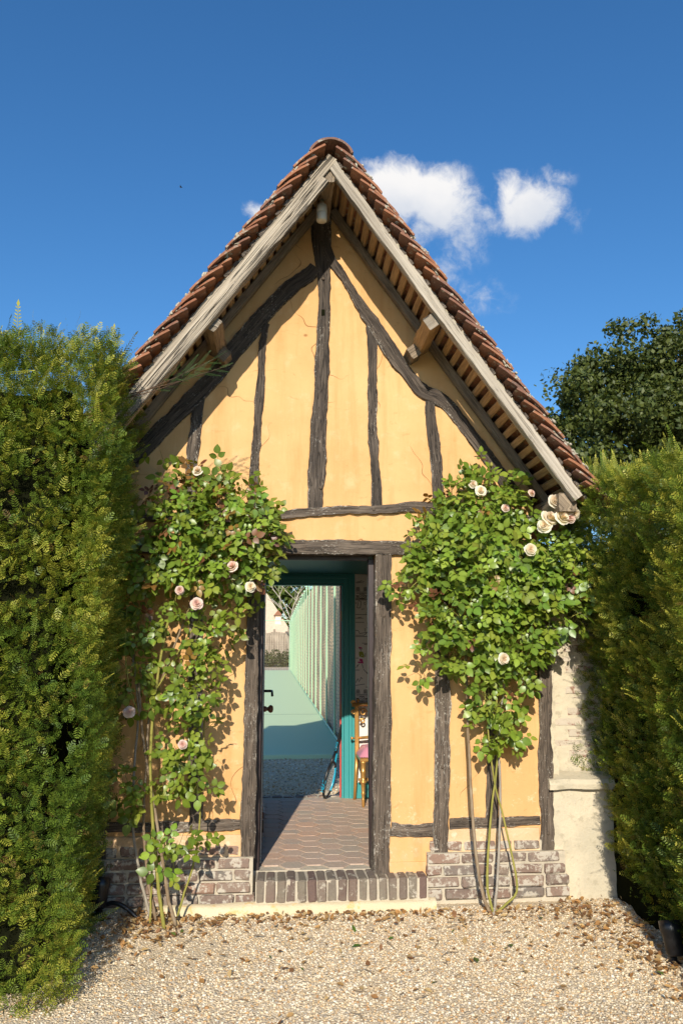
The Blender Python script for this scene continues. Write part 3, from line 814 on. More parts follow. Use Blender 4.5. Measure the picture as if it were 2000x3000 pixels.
# ------------------------------------------------------------------ roof
roof = hsub('roof')
Y0, Y1 = -.55, 3.22
def slope(side):
    """origin at the apex, unit vector down the slope, unit normal"""
    s = SR if side > 0 else SL
    L = math.hypot(1, s); d = np.array([side / L, 0, -s / L]); nn_ = np.array([side * s / L, 0, 1 / L])
    return np.array([AX, 0, AZ]), d, nn_
SLOPELEN = {1: 2.86, -1: 2.86}
for side in (1, -1):
    o_, d_, n_ = slope(side)
    Ls = SLOPELEN[side]
    h = .068 if side > 0 else .062
    # verge rafter (barge)
    a0 = o_ + d_ * .07 - n_ * (h / 2) if side > 0 else o_ + d_ * .01 - n_ * (h / 2)
    a1 = o_ + d_ * (Ls - .06) - n_ * (h / 2)
    a0[1] = a1[1] = Y0 + .03
    beam('barge_board', [a0, (a0 + a1) / 2 - n_ * .006, a1], (0, -1, 0), h, .06, BARGE if side > 0 else WEATHERED, roof, .004)
    if side < 0:
        b0 = o_ + d_ * .17 - n_ * .089; b1 = o_ + d_ * (Ls - .08) - n_ * .085
        b0[1] = b1[1] = Y0 + .028
        beam('barge_board', [b0, (b0 + b1) / 2, b1], (0, -1, 0), .050, .062, WEATHERED, roof, .005)
    q0 = o_ + d_ * .05 + n_ * .008; q1 = o_ + d_ * (Ls - .06) + n_ * .008
    q0[1] = q1[1] = Y0 + .042
    beam('verge_bedding', [q0, q1], (0, -1, 0), .018, .022, VMORTAR, roof, .003)
    # rafters
    for yy in (-.040, .62, 1.3, 2.0, 2.66, Y1 - .04):
        c0 = o_ + d_ * .13 - n_ * .027; c1 = o_ + d_ * (Ls - .06) - n_ * .027
        c0[1] = c1[1] = yy
        beam('rafter', [c0, c1], (0, -1, 0), .054, .052, RAFTER, roof, .003, .12)
    # laths run along the ridge direction, one for each course of tiles
    for i in range(31):
        s = .10 + i * .0905
        p0 = o_ + d_ * s + n_ * .012; p1 = p0.copy(); p0[1] = Y0 + .022 + rng.uniform(-.012, .012); p1[1] = Y1
        wv = rng.uniform(.043, .056)
        beam('lath', [p0, p1], tuple(-n_), wv, .022, LATH, roof, .003, .25, LATHEND)
# ridge beam, purlins with weathered ends, plates
beam('ridge_beam', [(AX - .01, Y0 + .02, 4.79), (AX - .01, Y1, 4.79)], (0, 0, -1), .085, .11, RAFTER, roof)
for side, u, v in ((1, 1266, 940), (-1, 620, 945)):
    o_, d_, n_ = slope(side)
    e = at(u, v, Y0 + .045)
    beam('purlin', [(e[0], Y0 + .045, e[2]), (e[0], Y1 - .1, e[2])], tuple(-n_), .092, .10, LATH if side > 0 else RAFTER, roof, endmat=PURLINEND)
    k = e - n_ * .085 + d_ * .02
    beam('corbel', [(k[0], -.13, k[2]), (k[0], .1, k[2])], tuple(-n_), .085, .07, RAFTER, roof)
for xx in (1.842, -1.285): beam('wall_plate', [(xx, -.50, 2.60), (xx, Y1 - .1, 2.60)], (0, 0, -1), .115, .12, RAFTER, roof)

# plain clay tiles: verge columns one by one, the rest of the slope as one piece
TW, TL, TT = .168, .258, .0135
def tilemesh(seed):
    r = random.Random(seed); V = []; F = []
    nu, nv = 4, 5
    for top in (1, 0):
        for i in range(nv + 1):
            for j in range(nu + 1):
                a = j / nu - .5; b = i / nv
                cam_ = .013 * (1 - (2 * b - 1) ** 2) - .004 * (2 * a) ** 2
                x = a * TW * (1 - (.06 if (b > .9 and abs(a) > .4) else 0)) + r.uniform(-.0016, .0016)
                V.append((x, b * TL + r.uniform(-.0025, .0025), cam_ + (TT if top else 0) + r.uniform(-.001, .001)))
    m = (nu + 1) * (nv + 1)
    for i in range(nv):
        for j in range(nu):
            a = i * (nu + 1) + j
            F.append((a, a + 1, a + nu + 2, a + nu + 1)); F.append((m + a, m + a + nu + 1, m + a + nu + 2, m + a + 1))
    ring = [j for j in range(nu + 1)] + [i * (nu + 1) + nu for i in range(1, nv + 1)] + [nv * (nu + 1) + j for j in range(nu - 1, -1, -1)] + [i * (nu + 1) for i in range(nv - 1, 0, -1)]
    for a, b in zip(ring, ring[1:] + ring[:1]): F.append((a, m + a, m + b, b))
    return V, F
TM = [tilemesh(i) for i in range(6)]
TMM = [mesh('roof_tile', v, f, CLAY) for v, f in TM]
for side in (1, -1):
    o_, d_, n_ = slope(side)
    rest = MB()
    ncol = int((Y1 + .03 - (Y0 - .06)) / (TW + .003))
    for i in range(31):
        s = .02 + i * .0905
        tilt = math.radians(14.0)
        for j in range(ncol):
            yc = Y0 - .082 + TW / 2 + j * (TW + .003) + (.5 * TW if (i % 2 and j > 0) else 0)
            if j == 0: yc += (.0 if i % 2 == 0 else .02) + random.uniform(-.012, .012)
            ti = tilt + random.uniform(-.025, .025)
            dy = d_ * math.cos(ti) + n_ * math.sin(ti)
            nz_ = n_ * math.cos(ti) - d_ * math.sin(ti)
            xa = np.cross(dy, nz_)
            pos = o_ + d_ * (s + random.uniform(-.006, .006)) + n_ * (.027 + random.uniform(-.002, .004)); pos = np.array([pos[0], yc, pos[2]])
            Mx = Matrix(((xa[0], dy[0], nz_[0], pos[0]), (xa[1], dy[1], nz_[1], pos[1]), (xa[2], dy[2], nz_[2], pos[2]), (0, 0, 0, 1)))
            if j < 4:
                t_ = obj('roof_tile', TMM[random.randrange(6)], roof); t_.matrix_world = Mx @ Matrix.Rotation(random.uniform(-.02, .02), 4, 'Z')
                t_.matrix_parent_inverse = Matrix.Identity(4); t_.matrix_basis = Mx @ Matrix.Rotation(random.uniform(-.02, .02), 4, 'Z')
            else:
                v, f = TM[random.randrange(6)]
                rest.add([Mx @ Vector(p) for p in v], f)
    tag(rest.build('tile_courses', CLAY, roof), kind='stuff')
    # lumps of bedding mortar along the verge
    vs = []
    N = 31 * 9
    ii = np.repeat(np.arange(31), 9)
    ss = .02 + ii * .0905 + rng.uniform(.07, .22, N)
    tt = ss - (.02 + ii * .0905)
    pos = o_[None] + d_[None] * ss[:, None] + n_[None] * (.027 + np.tan(math.radians(14)) * tt + .010 + TT + rng.uniform(-.010, .004, N))[:, None]
    pos[:, 1] = Y0 - .070 + rng.uniform(0, .035, N)
    sc = rng.uniform(.005, .013, (N, 3)) * np.array([.8, 1.9, .7])
    R = frames(np.tile(d_, (N, 1)) + rng.normal(size=(N, 3)) * .25, np.tile(n_, (N, 1)))
    Vv, Ff = scatter(ICOV + rng.normal(size=ICOV.shape) * .12, ICOF, R, pos, sc)
    tag(obj('verge_mortar', mesh('verge_mortar', Vv, Ff, VMORTAR), roof), kind='stuff')
# moss on the left slope
N = 260
o_, d_, n_ = slope(-1)
ss = np.concatenate([rng.normal(.62, .16, 180), rng.normal(.25, .10, 80)])
pos = o_[None] + d_[None] * ss[:, None] + n_[None] * (.098 + rng.uniform(-.01, .008, N))[:, None]; pos[:, 1] = Y0 + rng.uniform(-.02, .35, N)
Vv, Ff = scatter(ICOV + rng.normal(size=ICOV.shape) * .15, ICOF, frames(rng.normal(size=(N, 3)), rng.normal(size=(N, 3))), pos, rng.uniform(.006, .016, (N, 3)))
tag(obj('moss', mesh('moss', Vv, Ff, mat_simple('moss', (.12, .11, .025), .95, .4, 60)), roof), kind='stuff')
# half-round ridge tiles
def ridgemesh(seed):
    r = random.Random(seed); V = []; F = []; n = 14; L = .36
    for yy in (0, L * .5, L):
        for rad in (.150, .134):
            for j in range(n + 1):
                a = math.pi * (.10 + .80 * j / n)
                V.append((rad * math.cos(a) * 1.02, yy, rad * math.sin(a) - .045 + r.uniform(-.002, .002)))
    m = n + 1
    for k in range(2):
        for j in range(n):
            a = k * 2 * m + j
            F.append((a, a + 1, a + 2 * m + 1, a + 2 * m)); F.append((a + m, a + 3 * m, a + 3 * m + 1, a + m + 1))
        for j in (0, n):
            a = k * 2 * m + j; F.append((a, a + 2 * m, a + 3 * m, a + m))
    for k in (0, 2):
        for j in range(n):
            a = k * 2 * m + j; F.append((a, a + m, a + m + 1, a + 1) if k == 0 else (a, a + 1, a + m + 1, a + m))
    return mesh('ridge_tile', V, F, CLAY)
RM = [ridgemesh(i) for i in range(3)]
for i in range(11):
    obj('ridge_tile', RM[i % 3], roof, (AX + random.uniform(-.006, .006), Y0 - .075 + i * .345, AZ - .035 + random.uniform(-.004, .004)), (-.02, random.uniform(-.02, .02), random.uniform(-.02, .02)))
N = 90
pos = np.stack([AX + np.where(rng.uniform(size=N) < .5, -1, 1) * rng.uniform(.115, .150, N), Y0 - .05 + rng.uniform(0, .25, N), AZ - .045 + rng.uniform(-.03, .015, N)], 1)
Vv, Ff = scatter(ICOV + rng.normal(size=ICOV.shape) * .12, ICOF, frames(rng.normal(size=(N, 3)), rng.normal(size=(N, 3))), pos, rng.uniform(.012, .026, (N, 3)))
tag(obj('ridge_mortar', mesh('ridge_mortar', Vv, Ff, VMORTAR), roof), kind='stuff')
for c in roof.children:
    if c.name.startswith('roof_tile'): continue

# lamp under the ridge
lp = at(942, 628, -.3)
lamp = tag(empty('gable_lamp', (lp[0], -.3, 4.682)), 'small round white lamp fixed under the ridge beam', 'lamp')
MB().lathe([(.016, .075), (.016, .014), (.038, .012), (.038, -.04), (.036, -.044)], n=20).build('lamp_base', WHITEP, lamp, True)
MB().lathe([(.0365, -.046), (.0375, -.05), (.0375, -.095), (.034, -.103), (.004, -.104)], n=20).build('lamp_glass', WHITEP, lamp, True)

# ------------------------------------------------------------------ things in the doorway
rk = tag(empty('tennis_racket', (.49, 2.50, FLOOR)), 'black and blue tennis racket leaning in the rear doorway', 'racket')
B0 = np.array([.487, 2.505, .292]); B1 = np.array([.652, 2.555, .955])
ax_ = (B1 - B0); RL = np.linalg.norm(ax_); ax_ /= RL
wd_ = np.array([.42, .90, 0.0]); wd_ -= ax_ * wd_.dot(ax_); wd_ /= np.linalg.norm(wd_)
th_ = np.cross(ax_, wd_)
def rp(s, a): return tuple(B0 + ax_ * s + wd_ * a - np.array([.49, 2.50, FLOOR]))
HA, HB = .120, .165
def headpt(t): return rp(HB - HB * math.cos(t), HA * math.sin(t))
def arc(t0, t1, n=20): return [headpt(t0 + (t1 - t0) * i / n) for i in range(n + 1)]
MB().tube(arc(-2.6, .9, 30), .0125, 8).tube(arc(2.35, math.pi + .6, 14), .011, 8).build('frame_black', BLACK, rk, True)
MB().tube(arc(.9, 2.35), .0128, 8).build('frame_blue', BLUE, rk, True)
MB().tube([headpt(2.5), rp(.36, .045), rp(.43, .016)], .011, 8).build('throat', BLUE, rk, True)
MB().tube([headpt(-2.5), rp(.36, -.045), rp(.43, -.016)], .011, 8).build('throat', BLACK, rk, True)
MB().tube([rp(.42, 0), rp(.50, 0)], [.017, .015], 8).build('shaft', BLACK, rk, True)
MB().tube([rp(.49, 0), rp(.50, 0), rp(.672, 0), rp(.676, 0), rp(RL, 0)], [.014, .0155, .0165, .019, .019], 8).build('grip', BLACK, rk, True)
st = MB()
for i in range(-7, 8):
    a = i * .0155
    hh = HB * math.sqrt(max(0, 1 - (a / HA) ** 2)); st.tube([rp(HB - hh, a), rp(HB + hh, a)], .0008, 3, False)
for i in range(-9, 10):
    b = i * .0165
    ww_ = HA * math.sqrt(max(0, 1 - (b / HB) ** 2)); st.tube([rp(HB + b, -ww_), rp(HB + b, ww_)], .0008, 3, False)
tag(st.build('strings', WHITEP, rk), kind='stuff')
def lettering(txt, size, mat, parent, M, name):
    cu = bpy.data.curves.new('txt', 'FONT'); cu.body = txt; cu.size = size; cu.align_x = 'CENTER'; cu.align_y = 'CENTER'; cu.extrude = .0004
    to = bpy.data.objects.new('txt', cu); COL.objects.link(to)
    dg = bpy.context.evaluated_depsgraph_get(); me = bpy.data.meshes.new_from_object(to.evaluated_get(dg))
    bpy.data.objects.remove(to)
    me.materials.clear(); me.materials.append(mat)
    o = obj(name, me, parent); o.matrix_basis = M; return o
# words run along the racket, on the side of frame and shaft turned to the door
def racket_word(txt, size, s0, a, mat, name, off):
    nrm = -wd_ if True else th_
    c = np.array(rp(s0, a)) + nrm * off
    x_ = ax_; z_ = nrm; y_ = np.cross(z_, x_)
    M = Matrix(((x_[0], y_[0], z_[0], c[0]), (x_[1], y_[1], z_[1], c[1]), (x_[2], y_[2], z_[2], c[2]), (0, 0, 0, 1)))
    return lettering(txt, size, mat, rk, M, name)
racket_word('CHALLENGE', .024, .452, 0, BLUE, 'lettering', .0175)
racket_word('HEAD', .045, .105, -HA * .93, BLUE, 'lettering', .0145)

# gilded chair against the rear wall
CHX, CHY = .985, 2.25
ch = tag(empty('gilded_chair', (CHX, CHY, FLOOR)), 'gilded ballroom chair with pink leather seat beyond the doorway', 'chair')
LEGP = [(.010, 0), (.013, .02), (.015, .06), (.017, .068), (.013, .075), (.016, .11), (.021, .118), (.016, .127), (.018, .16), (.021, .205), (.034, .215), (.034, .225), (.020, .235), (.023, .262), (.024, .30), (.028, .310), (.022, .318), (.024, .375), (.028, .385), (.028, .40)]
for sx in (-1, 1):
    MB().lathe(LEGP, n=12).build('leg', GOLD, ch, True, loc=(sx * .185, -.19, 0))
    MB().tube([(sx * .225, .20, 0), (sx * .215, .185, .20), (sx * .205, .175, .42)], [.014, .017, .019], 8).build('leg', GOLD, ch, True)
    MB().box(sx * .205 - .019, sx * .205 + .019, .165, .195, .40, .865, .004).build('back_stile', GOLD, ch)
    mb = MB()
    sc_ = [(sx * (.205 + .03 + .022 * math.cos(a) * (1 - a / 14)), .18, .865 + .022 + .022 * math.sin(a) * (1 - a / 14)) for a in np.linspace(0, 8.5, 28)]
    mb.tube(sc_, .0085, 6)
    mb.lathe([(.006, 0), (.006, .015), (.018, .025), (.012, .035), (.003, .04)], (sx * .19, .18, .885), 10)
    mb.build('scroll', GOLD, ch, True)
    mb = MB()
    for cx_, cz_, r0, s1 in ((sx * .14, .80, .035, -sx), (sx * .235, .80, .022, sx), (sx * .15, .72, .025, sx)):
        mb.tube([(cx_ + s1 * r0 * math.cos(a) * (1 - a / 12), .18, cz_ + r0 * math.sin(a) * (1 - a / 12)) for a in np.linspace(0, 7.8, 26)], .0075, 6)
    mb.build('fretwork', GOLD, ch, True)
    MB().lathe([(.006, 0), (.008, .02), (.017, .028), (.012, .038), (.003, .042)], n=10).build('finial', GOLD, ch, True, loc=(sx * .222, .18, .56), rot=(0, sx * math.pi / 2, 0))
MB().tube([(-.25, .18, .868), (-.1, .18, .872), (0, .18, .895), (.1, .18, .872), (.25, .18, .868)], .017, 8).build('crest_rail', GOLD, ch, True)
MB().tube([(-.20, .18, .56), (0, .18, .575), (.20, .18, .56)], [.012, .018, .012], 8).build('back_rail', GOLD, ch, True)
MB().box(-.19, .19, .16, .19, .17, .195, .004).build('stretcher', GOLD, ch)
MB().box(-.215, .215, -.215, .20, .395, .425, .006).build('seat_frame', GOLD, ch)
V = []; F = []
for i in range(9):
    for j in range(9):
        a, b = i / 4 - 1, j / 4 - 1
        V.append((a * .215, b * .207 - .008, .43 + .055 * ((1 - a ** 4) * (1 - b ** 4)) ** .5 + (.035 if max(abs(a), abs(b)) < 1 else 0)))
for i in range(8):
    for j in range(8): F.append((i * 9 + j, (i + 1) * 9 + j, (i + 1) * 9 + j + 1, i * 9 + j + 1))
obj('seat', mesh('seat', V, F, PINK, True), ch)
mb = MB()
for i in range(30): mb.lathe([(.0055, 0), (.003, .003)], (-.21 + i * .0145, 0, 0), 6)
mb.build('nail_trim', BRASS, ch, rot=(math.pi / 2, 0, 0), loc=(0, -.2155, .433))

# piece of brown furniture behind the door
cb = tag(empty('hall_stand', (-.09, 1.78, FLOOR)), 'brown wooden stand with pale post behind the open door', 'stand')
MB().box(-.11, .012, -.12, .12, 0, .05, .006).box(-.10, .004, -.10, .10, .05, .10, .012).build('foot', REDWOOD, cb)
MB().box(-.09, -.010, -.035, .035, .10, .95, .004).build('post', WHITEP, cb)

# ------------------------------------------------------------------ beyond the hut: court, fences, house, trees
tag(MB().box(-14, 1.02, 5.95, 49, .10, .25, .01).build('court', COURTM), kind='structure')
tag(MB().box(-13.9, .96, 12.72, 12.745, .2502, .2525).build('court_joint', mat_simple('joint', (.10, .14, .11), .8)), kind='structure')
cf = tag(empty('court_fence', (.98, 8, .25)), 'mint green court fence with tall posts and wavy wire netting', 'fence')
posts = [5.98 + 2.07 * i for i in range(21)]
for i, y in enumerate(posts):
    m = MB().tube([(0, y - 8, -.02), (0, y - 8, 3.36)], .019, 8).lathe([(.012, 3.36), (.04, 3.375), (.04, 3.41), (.02, 3.43)], (0, y - 8, 0), 8)
    m.build('post', MINT, cf)
for i, (a, b) in enumerate(zip(posts[:-1], posts[1:])):
    mb = MB(); m_ = 5 if i < 6 else 3
    stp = .058 if i < 4 else (.085 if i < 8 else .14)
    for k in range(int(3.2 / stp)):
        z = .06 + k * stp
        ph = k * .37 + i
        pts = [(.02 + .012 * math.sin(ph), a - 8 + (b - a) * q / m_, z + .026 * math.sin(ph * .6 + q * 2.2 + i) - (.03 if 0 < q < m_ else 0)) for q in range(m_ + 1)]
        mb.tube(pts, .0045, 3, False)
    tag(mb.build('wire_netting', WIRE, cf), kind='stuff')
MB().tube([(0, posts[0] - 8, .03), (0, posts[-1] - 8, .03)], .018, 6).build('bottom_rail', MINT, cf)
V = []; F = []; yy = 5.62; k = 0
while yy < 48.4:                                   # upright reeds bound side by side
    rr_ = .026 + .006 * nz(yy * 3.1, 2.0); top = 3.42 + .03 * nz(yy * 9, 1.0)
    for j in range(5):
        a_ = math.pi * j / 4
        V += [(1.085 - rr_ * math.sin(a_), yy + rr_ * (1 - math.cos(a_)), .18), (1.085 - rr_ * math.sin(a_), yy + rr_ * (1 - math.cos(a_)), top)]
    yy += 2 * rr_
n_ = len(V) // 2
F = [(2 * i, 2 * i + 2, 2 * i + 3, 2 * i + 1) for i in range(n_ - 1)]
b_ = len(V); V += [(1.11, 5.62, .18), (1.11, yy, .18), (1.11, yy, 3.40), (1.11, 5.62, 3.40)]
F += [(b_ + 1, b_, b_ + 3, b_ + 2), (0, 1, b_ + 3, b_), (2 * n_ - 1, 2 * n_ - 2, b_ + 1, b_ + 2)]
REED = mat_bark('peach_reeds', (.62, .43, .27), (.80, .60, .42), 6)
tag(obj('reed_screen', mesh('reed_screen', V, F, REED, False)), 'long peach reed screen standing behind the court netting', 'screen')
# far mesh fence across the end of the court
ff = tag(empty('end_fence', (-4, 49.3, .19)), 'low square-mesh fence with green top rail across the court end', 'fence')
mb = MB()
for i in range(0, 90): mb.tube([(-5 + i * .11, 0, 0), (-5 + i * .11, 0, 2.0)], .006, 3, False)
for k in range(18): mb.tube([(-5, 0, k * .11), (4.95, 0, k * .11)], .006, 3, False)
tag(mb.build('wire_netting', WIRE, ff), kind='stuff')
MB().tube([(-5, 0, 3.35), (4.95, 0, 3.35)], .035, 6).build('top_rail', MINT, ff)
for xx in (-5, -2.5, 0, 2.5, 4.95): MB().tube([(xx, 0, 0), (xx, 0, 3.36)], .03, 6).build('post', MINT, ff)
# weathered plank fence
pf = tag(empty('plank_fence', (-1, 62, .19)), 'tall grey plank fence with ragged tops beyond the court', 'fence')
GREYWOOD = mat_bark('grey_planks', (.22, .17, .12), (.42, .34, .25), 3)
for i in range(22):
    h_ = 2.75 + .25 * random.random() + (.25 if i % 6 == 2 else 0)
    MB().box(i * .20 - 2.0, i * .20 - 2.0 + .188, -.015 + random.uniform(-.01, .01), .02, 0, h_, .004).build('plank', GREYWOOD, pf)
# low shrubs before it
def leafcloud(n, centers, radii, size, c1, c2, shell=.55, seed=1):
    r = np.random.RandomState(seed)
    k = r.randint(len(centers), size=n)
    d = r.normal(size=(n, 3)); d /= np.linalg.norm(d, axis=1, keepdims=True)
    rad = (shell + (1 - shell) * r.uniform(size=n) ** .6)[:, None]
    C = np.asarray(centers, float)[k]; Rr = np.asarray(radii, float)[k]
    pos = C + d * rad * Rr
    base = np.array([(0, -.5, 0), (.32, -.1, .06), (0, .5, 0), (-.32, -.1, .06)]); faces = np.array([[0, 1, 2, 3]])
    R = frames(r.normal(size=(n, 3)) + d * .2, d * .9 + r.normal(size=(n, 3)) * .6 + np.array([0, 0, .5]))
    s = size * r.uniform(.6, 1.3, n)
    V, F = scatter(base, faces, R, pos, np.stack([s, s, s], 1))
    f = r.uniform(size=(n, 1))
    cc = np.asarray(c1) * (1 - f) + np.asarray(c2) * f
    return V, F, np.repeat(cc, 4, 0)
def leafobj(name, parent, *a, mat=TREELEAF, **k):
    V, F, c = leafcloud(*a, **k)
    return obj(name, mesh(name, V, F, mat, False, col=c), parent)
for i in range(4):
    sh = tag(empty('low_shrub', (-1.3 + i * 1.0, 60.8, .19)), 'low green shrub growing at the foot of the plank fence', 'shrub', 'shrubs along the plank fence')
    tag(leafobj('foliage', sh, 700, [(0, 0, .6), (.3, 0, .9), (-.3, 0, .5)], [(.5, .4, .6)] * 3, .16, (.05, .07, .02), (.14, .15, .05), seed=30 + i), kind='stuff')
    MB().tube([(0, 0, -.02), (.05, 0, .7)], .03, 6).build('stem', BARK, sh)
# far house with a big pale roof
hs = tag(empty('far_house', (-4, 88, .19)), 'distant pale house with steep hipped roof beyond the fences', 'house')
MB().box(-6, 5.2, 0, 7, 0, 3.3).build('wall', PEACHWALL, hs)
MB().add([(-6.4, -.4, 3.2), (5.9, -.4, 3.2), (5.9, 7.4, 3.2), (-6.4, 7.4, 3.2), (-4, 3.2, 8.0), (2.9, 3.2, 8.0)], [(0, 1, 5, 4), (1, 2, 5), (2, 3, 4, 5), (3, 0, 4), (3, 2, 1, 0)]).build('roof', FARSTONE, hs)
MB().box(3.9, 4.6, .4, 1.6, 4.2, 5.4).build('dormer', PEACHWALL, hs)
MB().add([(3.75, .1, 5.3), (4.75, .1, 5.3), (4.75, 1.7, 5.3), (3.75, 1.7, 5.3), (4.25, .1, 5.9), (4.25, 1.7, 5.9)], [(0, 1, 4), (2, 3, 5), (1, 2, 5, 4), (3, 0, 4, 5)]).build('dormer_roof', CLAY, hs)


def tree(name, label, base, h, crowns, n, size, c1, c2, seed, group=None, trunk=.3, bark=BARK):
    t_ = tag(empty(name, base), label, 'tree', group)
    r = np.random.RandomState(seed)
    mb = MB()
    mb.tube(smoothpath([(0, 0, -.1), (r.uniform(-.2, .2), r.uniform(-.2, .2), h * .3), (r.uniform(-.3, .3), 0, h * .6), (0, 0, h * .85)], 12), list(np.linspace(trunk, trunk * .35, 13)), 9)
    for (c, rr) in crowns[::2]:
        z0 = min(c[2] * .55, h * .5)
        mb.tube(smoothpath([(0, 0, z0), (c[0] * .5, c[1] * .5, (z0 + c[2]) * .52), tuple(c)], 8), list(np.linspace(trunk * .45, trunk * .08, 9)), 6)
    mb.build('trunk', bark, t_, True)
    k = []
    kr = []
    for (c, rr) in crowns:
        for q in range(max(6, int(max(rr) * 19))):
            d = r.normal(size=3); d /= np.linalg.norm(d)
            k.append(np.array(c) + d * np.array(rr) * r.uniform(.35, .95)); s_ = r.uniform(.16, .34) * np.mean(rr); kr.append((s_ * 1.2, s_ * 1.2, s_ * .8))
    V, F, cc = leafcloud(n, k, kr, size, c1, c2, .25, seed)
    o = obj('crown', mesh('crown', V, F, TREELEAF, False, col=cc), t_); tag(o, kind='stuff')
    return t_
tree('broadleaf_tree', 'large dark broadleaf tree rising behind the right hedge', (13.9, 20, .19), 13.5,
     [((0, 0, 9.0), (3.8, 3, 3.4)), ((-3.2, -.5, 8.2), (2.6, 2.4, 2.6)), ((-1.8, 0, 10.9), (2.1, 2, 1.9)), ((.8, 0, 11.4), (2.2, 2, 1.9)), ((-4.6, -.5, 7.0), (1.7, 1.8, 2.5)), ((2.8, -.6, 9.8), (2.5, 2.3, 2.8)), ((-2.6, -1.6, 5.8), (2.8, 2, 2.4)), ((1.5, -1.8, 6.6), (2.8, 2, 2.6)), ((-3.3, 0, 9.7), (1.6, 1.5, 1.5)), ((-.5, -1.5, 8.5), (2.5, 1.5, 2.5))],
     85000, .17, (.034, .058, .010), (.125, .145, .024), 5, trunk=.42)
tree('broadleaf_tree', 'bright green tree behind the pale house roof', (-3.0, 101, .19), 12, [((0, 0, 8), (5, 3, 4)), ((4, 0, 9), (4, 3, 4)), ((-3, 0, 7), (4, 3, 4)), ((6.0, -2, 5.0), (2.4, 2, 3.2))], 9000, .6, (.06, .10, .015), (.17, .21, .03), 6)
tree('broadleaf_tree', 'green tree standing behind the long peach wall', (4.2, 66, .19), 7, [((0, 0, 4.6), (2.4, 2, 2.3)), ((-1.6, 0, 4.3), (1.5, 1.5, 1.6))], 3500, .4, (.05, .08, .012), (.14, .16, .03), 8)
bt = tag(empty('bare_tree', (1.35, 58, .19)), 'slender leafless pale tree beyond the court fence', 'tree')
mb = MB()
def br(p, d, L, r, depth):
    q = np.array(p) + np.array(d) * L
    mid = (np.array(p) + q) / 2 + rng.normal(size=3) * L * .04
    mb.tube([p, mid, q], [r, r * .85, r * .65], 5)
    if depth:
        for i in range(3 if depth > 1 else 2):
            nd = np.array(d) + rng.normal(size=3) * np.array([.55, .3, .25]) + np.array([0, 0, .12]); nd /= np.linalg.norm(nd)
            br(tuple(np.array(p) + (q - np.array(p)) * rng.uniform(.55, 1)), tuple(nd), L * rng.uniform(.55, .75), r * .6, depth - 1)
br((0, 0, -.1), (-.03, 0, 1), 4.2, .09, 0)
for i in range(5): br((-.1 - .02 * i, 0, 2.8 + .28 * i), tuple(np.array([(-1) ** i * .38 - .08, .1, .9]) / 1.0), 2.2, .045, 2)
mb.build('trunk', PALEBARK, bt, True)
bd = at(530, 548, 15)
bird = tag(empty('bird', tuple(bd)), 'tiny dark bird flying high above the left hedge', 'bird'); bird.scale = (.5, .5, .5)
MB().lathe([(.004, -.09), (.022, -.05), (.030, 0), (.022, .05), (.012, .08), (.003, .10)], n=8).build('body', BLACK, bird, True, rot=(0, math.pi / 2, .4))
MB().add([(-.03, 0, .01), (.04, 0, .01), (-.03, -.2, .04), (-.05, .0, .012), (-.03, .2, .04)], [(0, 2, 1), (0, 1, 4)]).build('wings', BLACK, bird)

# ------------------------------------------------------------------ garden pier and wall right of the hut
gw = tag(empty('garden_pier', (2.0, .05, 0)), 'cream stuccoed pier with stone cap and patched brick wall beside the hut corner', 'wall')
def gsub(o): o.parent = gw; o.matrix_parent_inverse = Matrix.Translation((-2.0, -.05, 0)); return o
V = []; F = []
for i in range(13):
    for j in range(15):
        x = 1.79 + .62 * i / 12; z = .0 + .765 * j / 14
        V.append((x, .0 + .008 * nz(x * 4, z * 4, 9) + .003 * nz(x * 15, z * 15), z))
for i in range(12):
    for j in range(14): a = i * 15 + j; F.append((a, a + 15, a + 16, a + 1))
b = len(V)
for (x, z) in ((1.79, 0), (2.41, 0), (2.41, .765), (1.79, .765)): V.append((x, .16, z))
F += [(b + 1, b, b + 3, b + 2), (0, 14, b + 3, b), (b + 1, b + 2, 12 * 15 + 14, 12 * 15), (14, 12 * 15 + 14, b + 2, b + 3)]
gsub(obj('stucco_pier', mesh('stucco_pier', V, F, STUCCO, True)))
V = []; F = []
capn = 14
for i in range(capn):
    x = 1.80 + .62 * i / (capn - 1)
    for (y, z) in ((-.045, .768), (-.05, .80), (-.03, .828), (.10, .865), (.10, .77)):
        V.append((x + .006 * nz(y * 9, z * 9, i), y + .010 * nz(x * 7, z * 9, 1), z + .008 * nz(x * 6, y * 8, 2)))
for i in range(capn - 1):
    for j in range(5): F.append((i * 5 + j, i * 5 + (j + 1) % 5, (i + 1) * 5 + (j + 1) % 5, (i + 1) * 5 + j))
F += [(4, 3, 2, 1, 0), tuple((capn - 1) * 5 + j for j in range(5))]
gsub(obj('cap_stone', mesh('cap_stone', V, F, STUCCO, False)))
gsub(MB().box(1.86, 2.9, .121, .23, .1, 2.25).build('mortar_bed', STUCCO))
RB = [brickmesh(.205, .058, .10, 60 + i, REDBRICK) for i in range(4)]
zz = .90
i = 0
while zz < 2.2:
    x = 1.90 + (.10 if i % 2 else 0)
    while x < 2.75:
        gsub(obj('brick', random.choice(RB), None, (x + .1, .1715 + random.uniform(-.006, .006), zz), (random.uniform(-.02, .02), random.uniform(-.02, .02), random.uniform(-.02, .02))))
        x += .218
    zz += .071; i += 1
V = []; F = []
n = 26
for i in range(n):
    z = .85 + 1.55 * i / (n - 1)
    wdt = .105 + .022 * nz(z * 5, 2.2) + .014 * nz(z * 16, 4)
    V += [(1.785, .045, z), (1.785 + wdt, .05, z), (1.785 + wdt + .006, .10, z), (1.785, .13, z)]
for i in range(n - 1):
    for j in range(4): F.append((i * 4 + j, i * 4 + (j + 1) % 4, (i + 1) * 4 + (j + 1) % 4, (i + 1) * 4 + j))
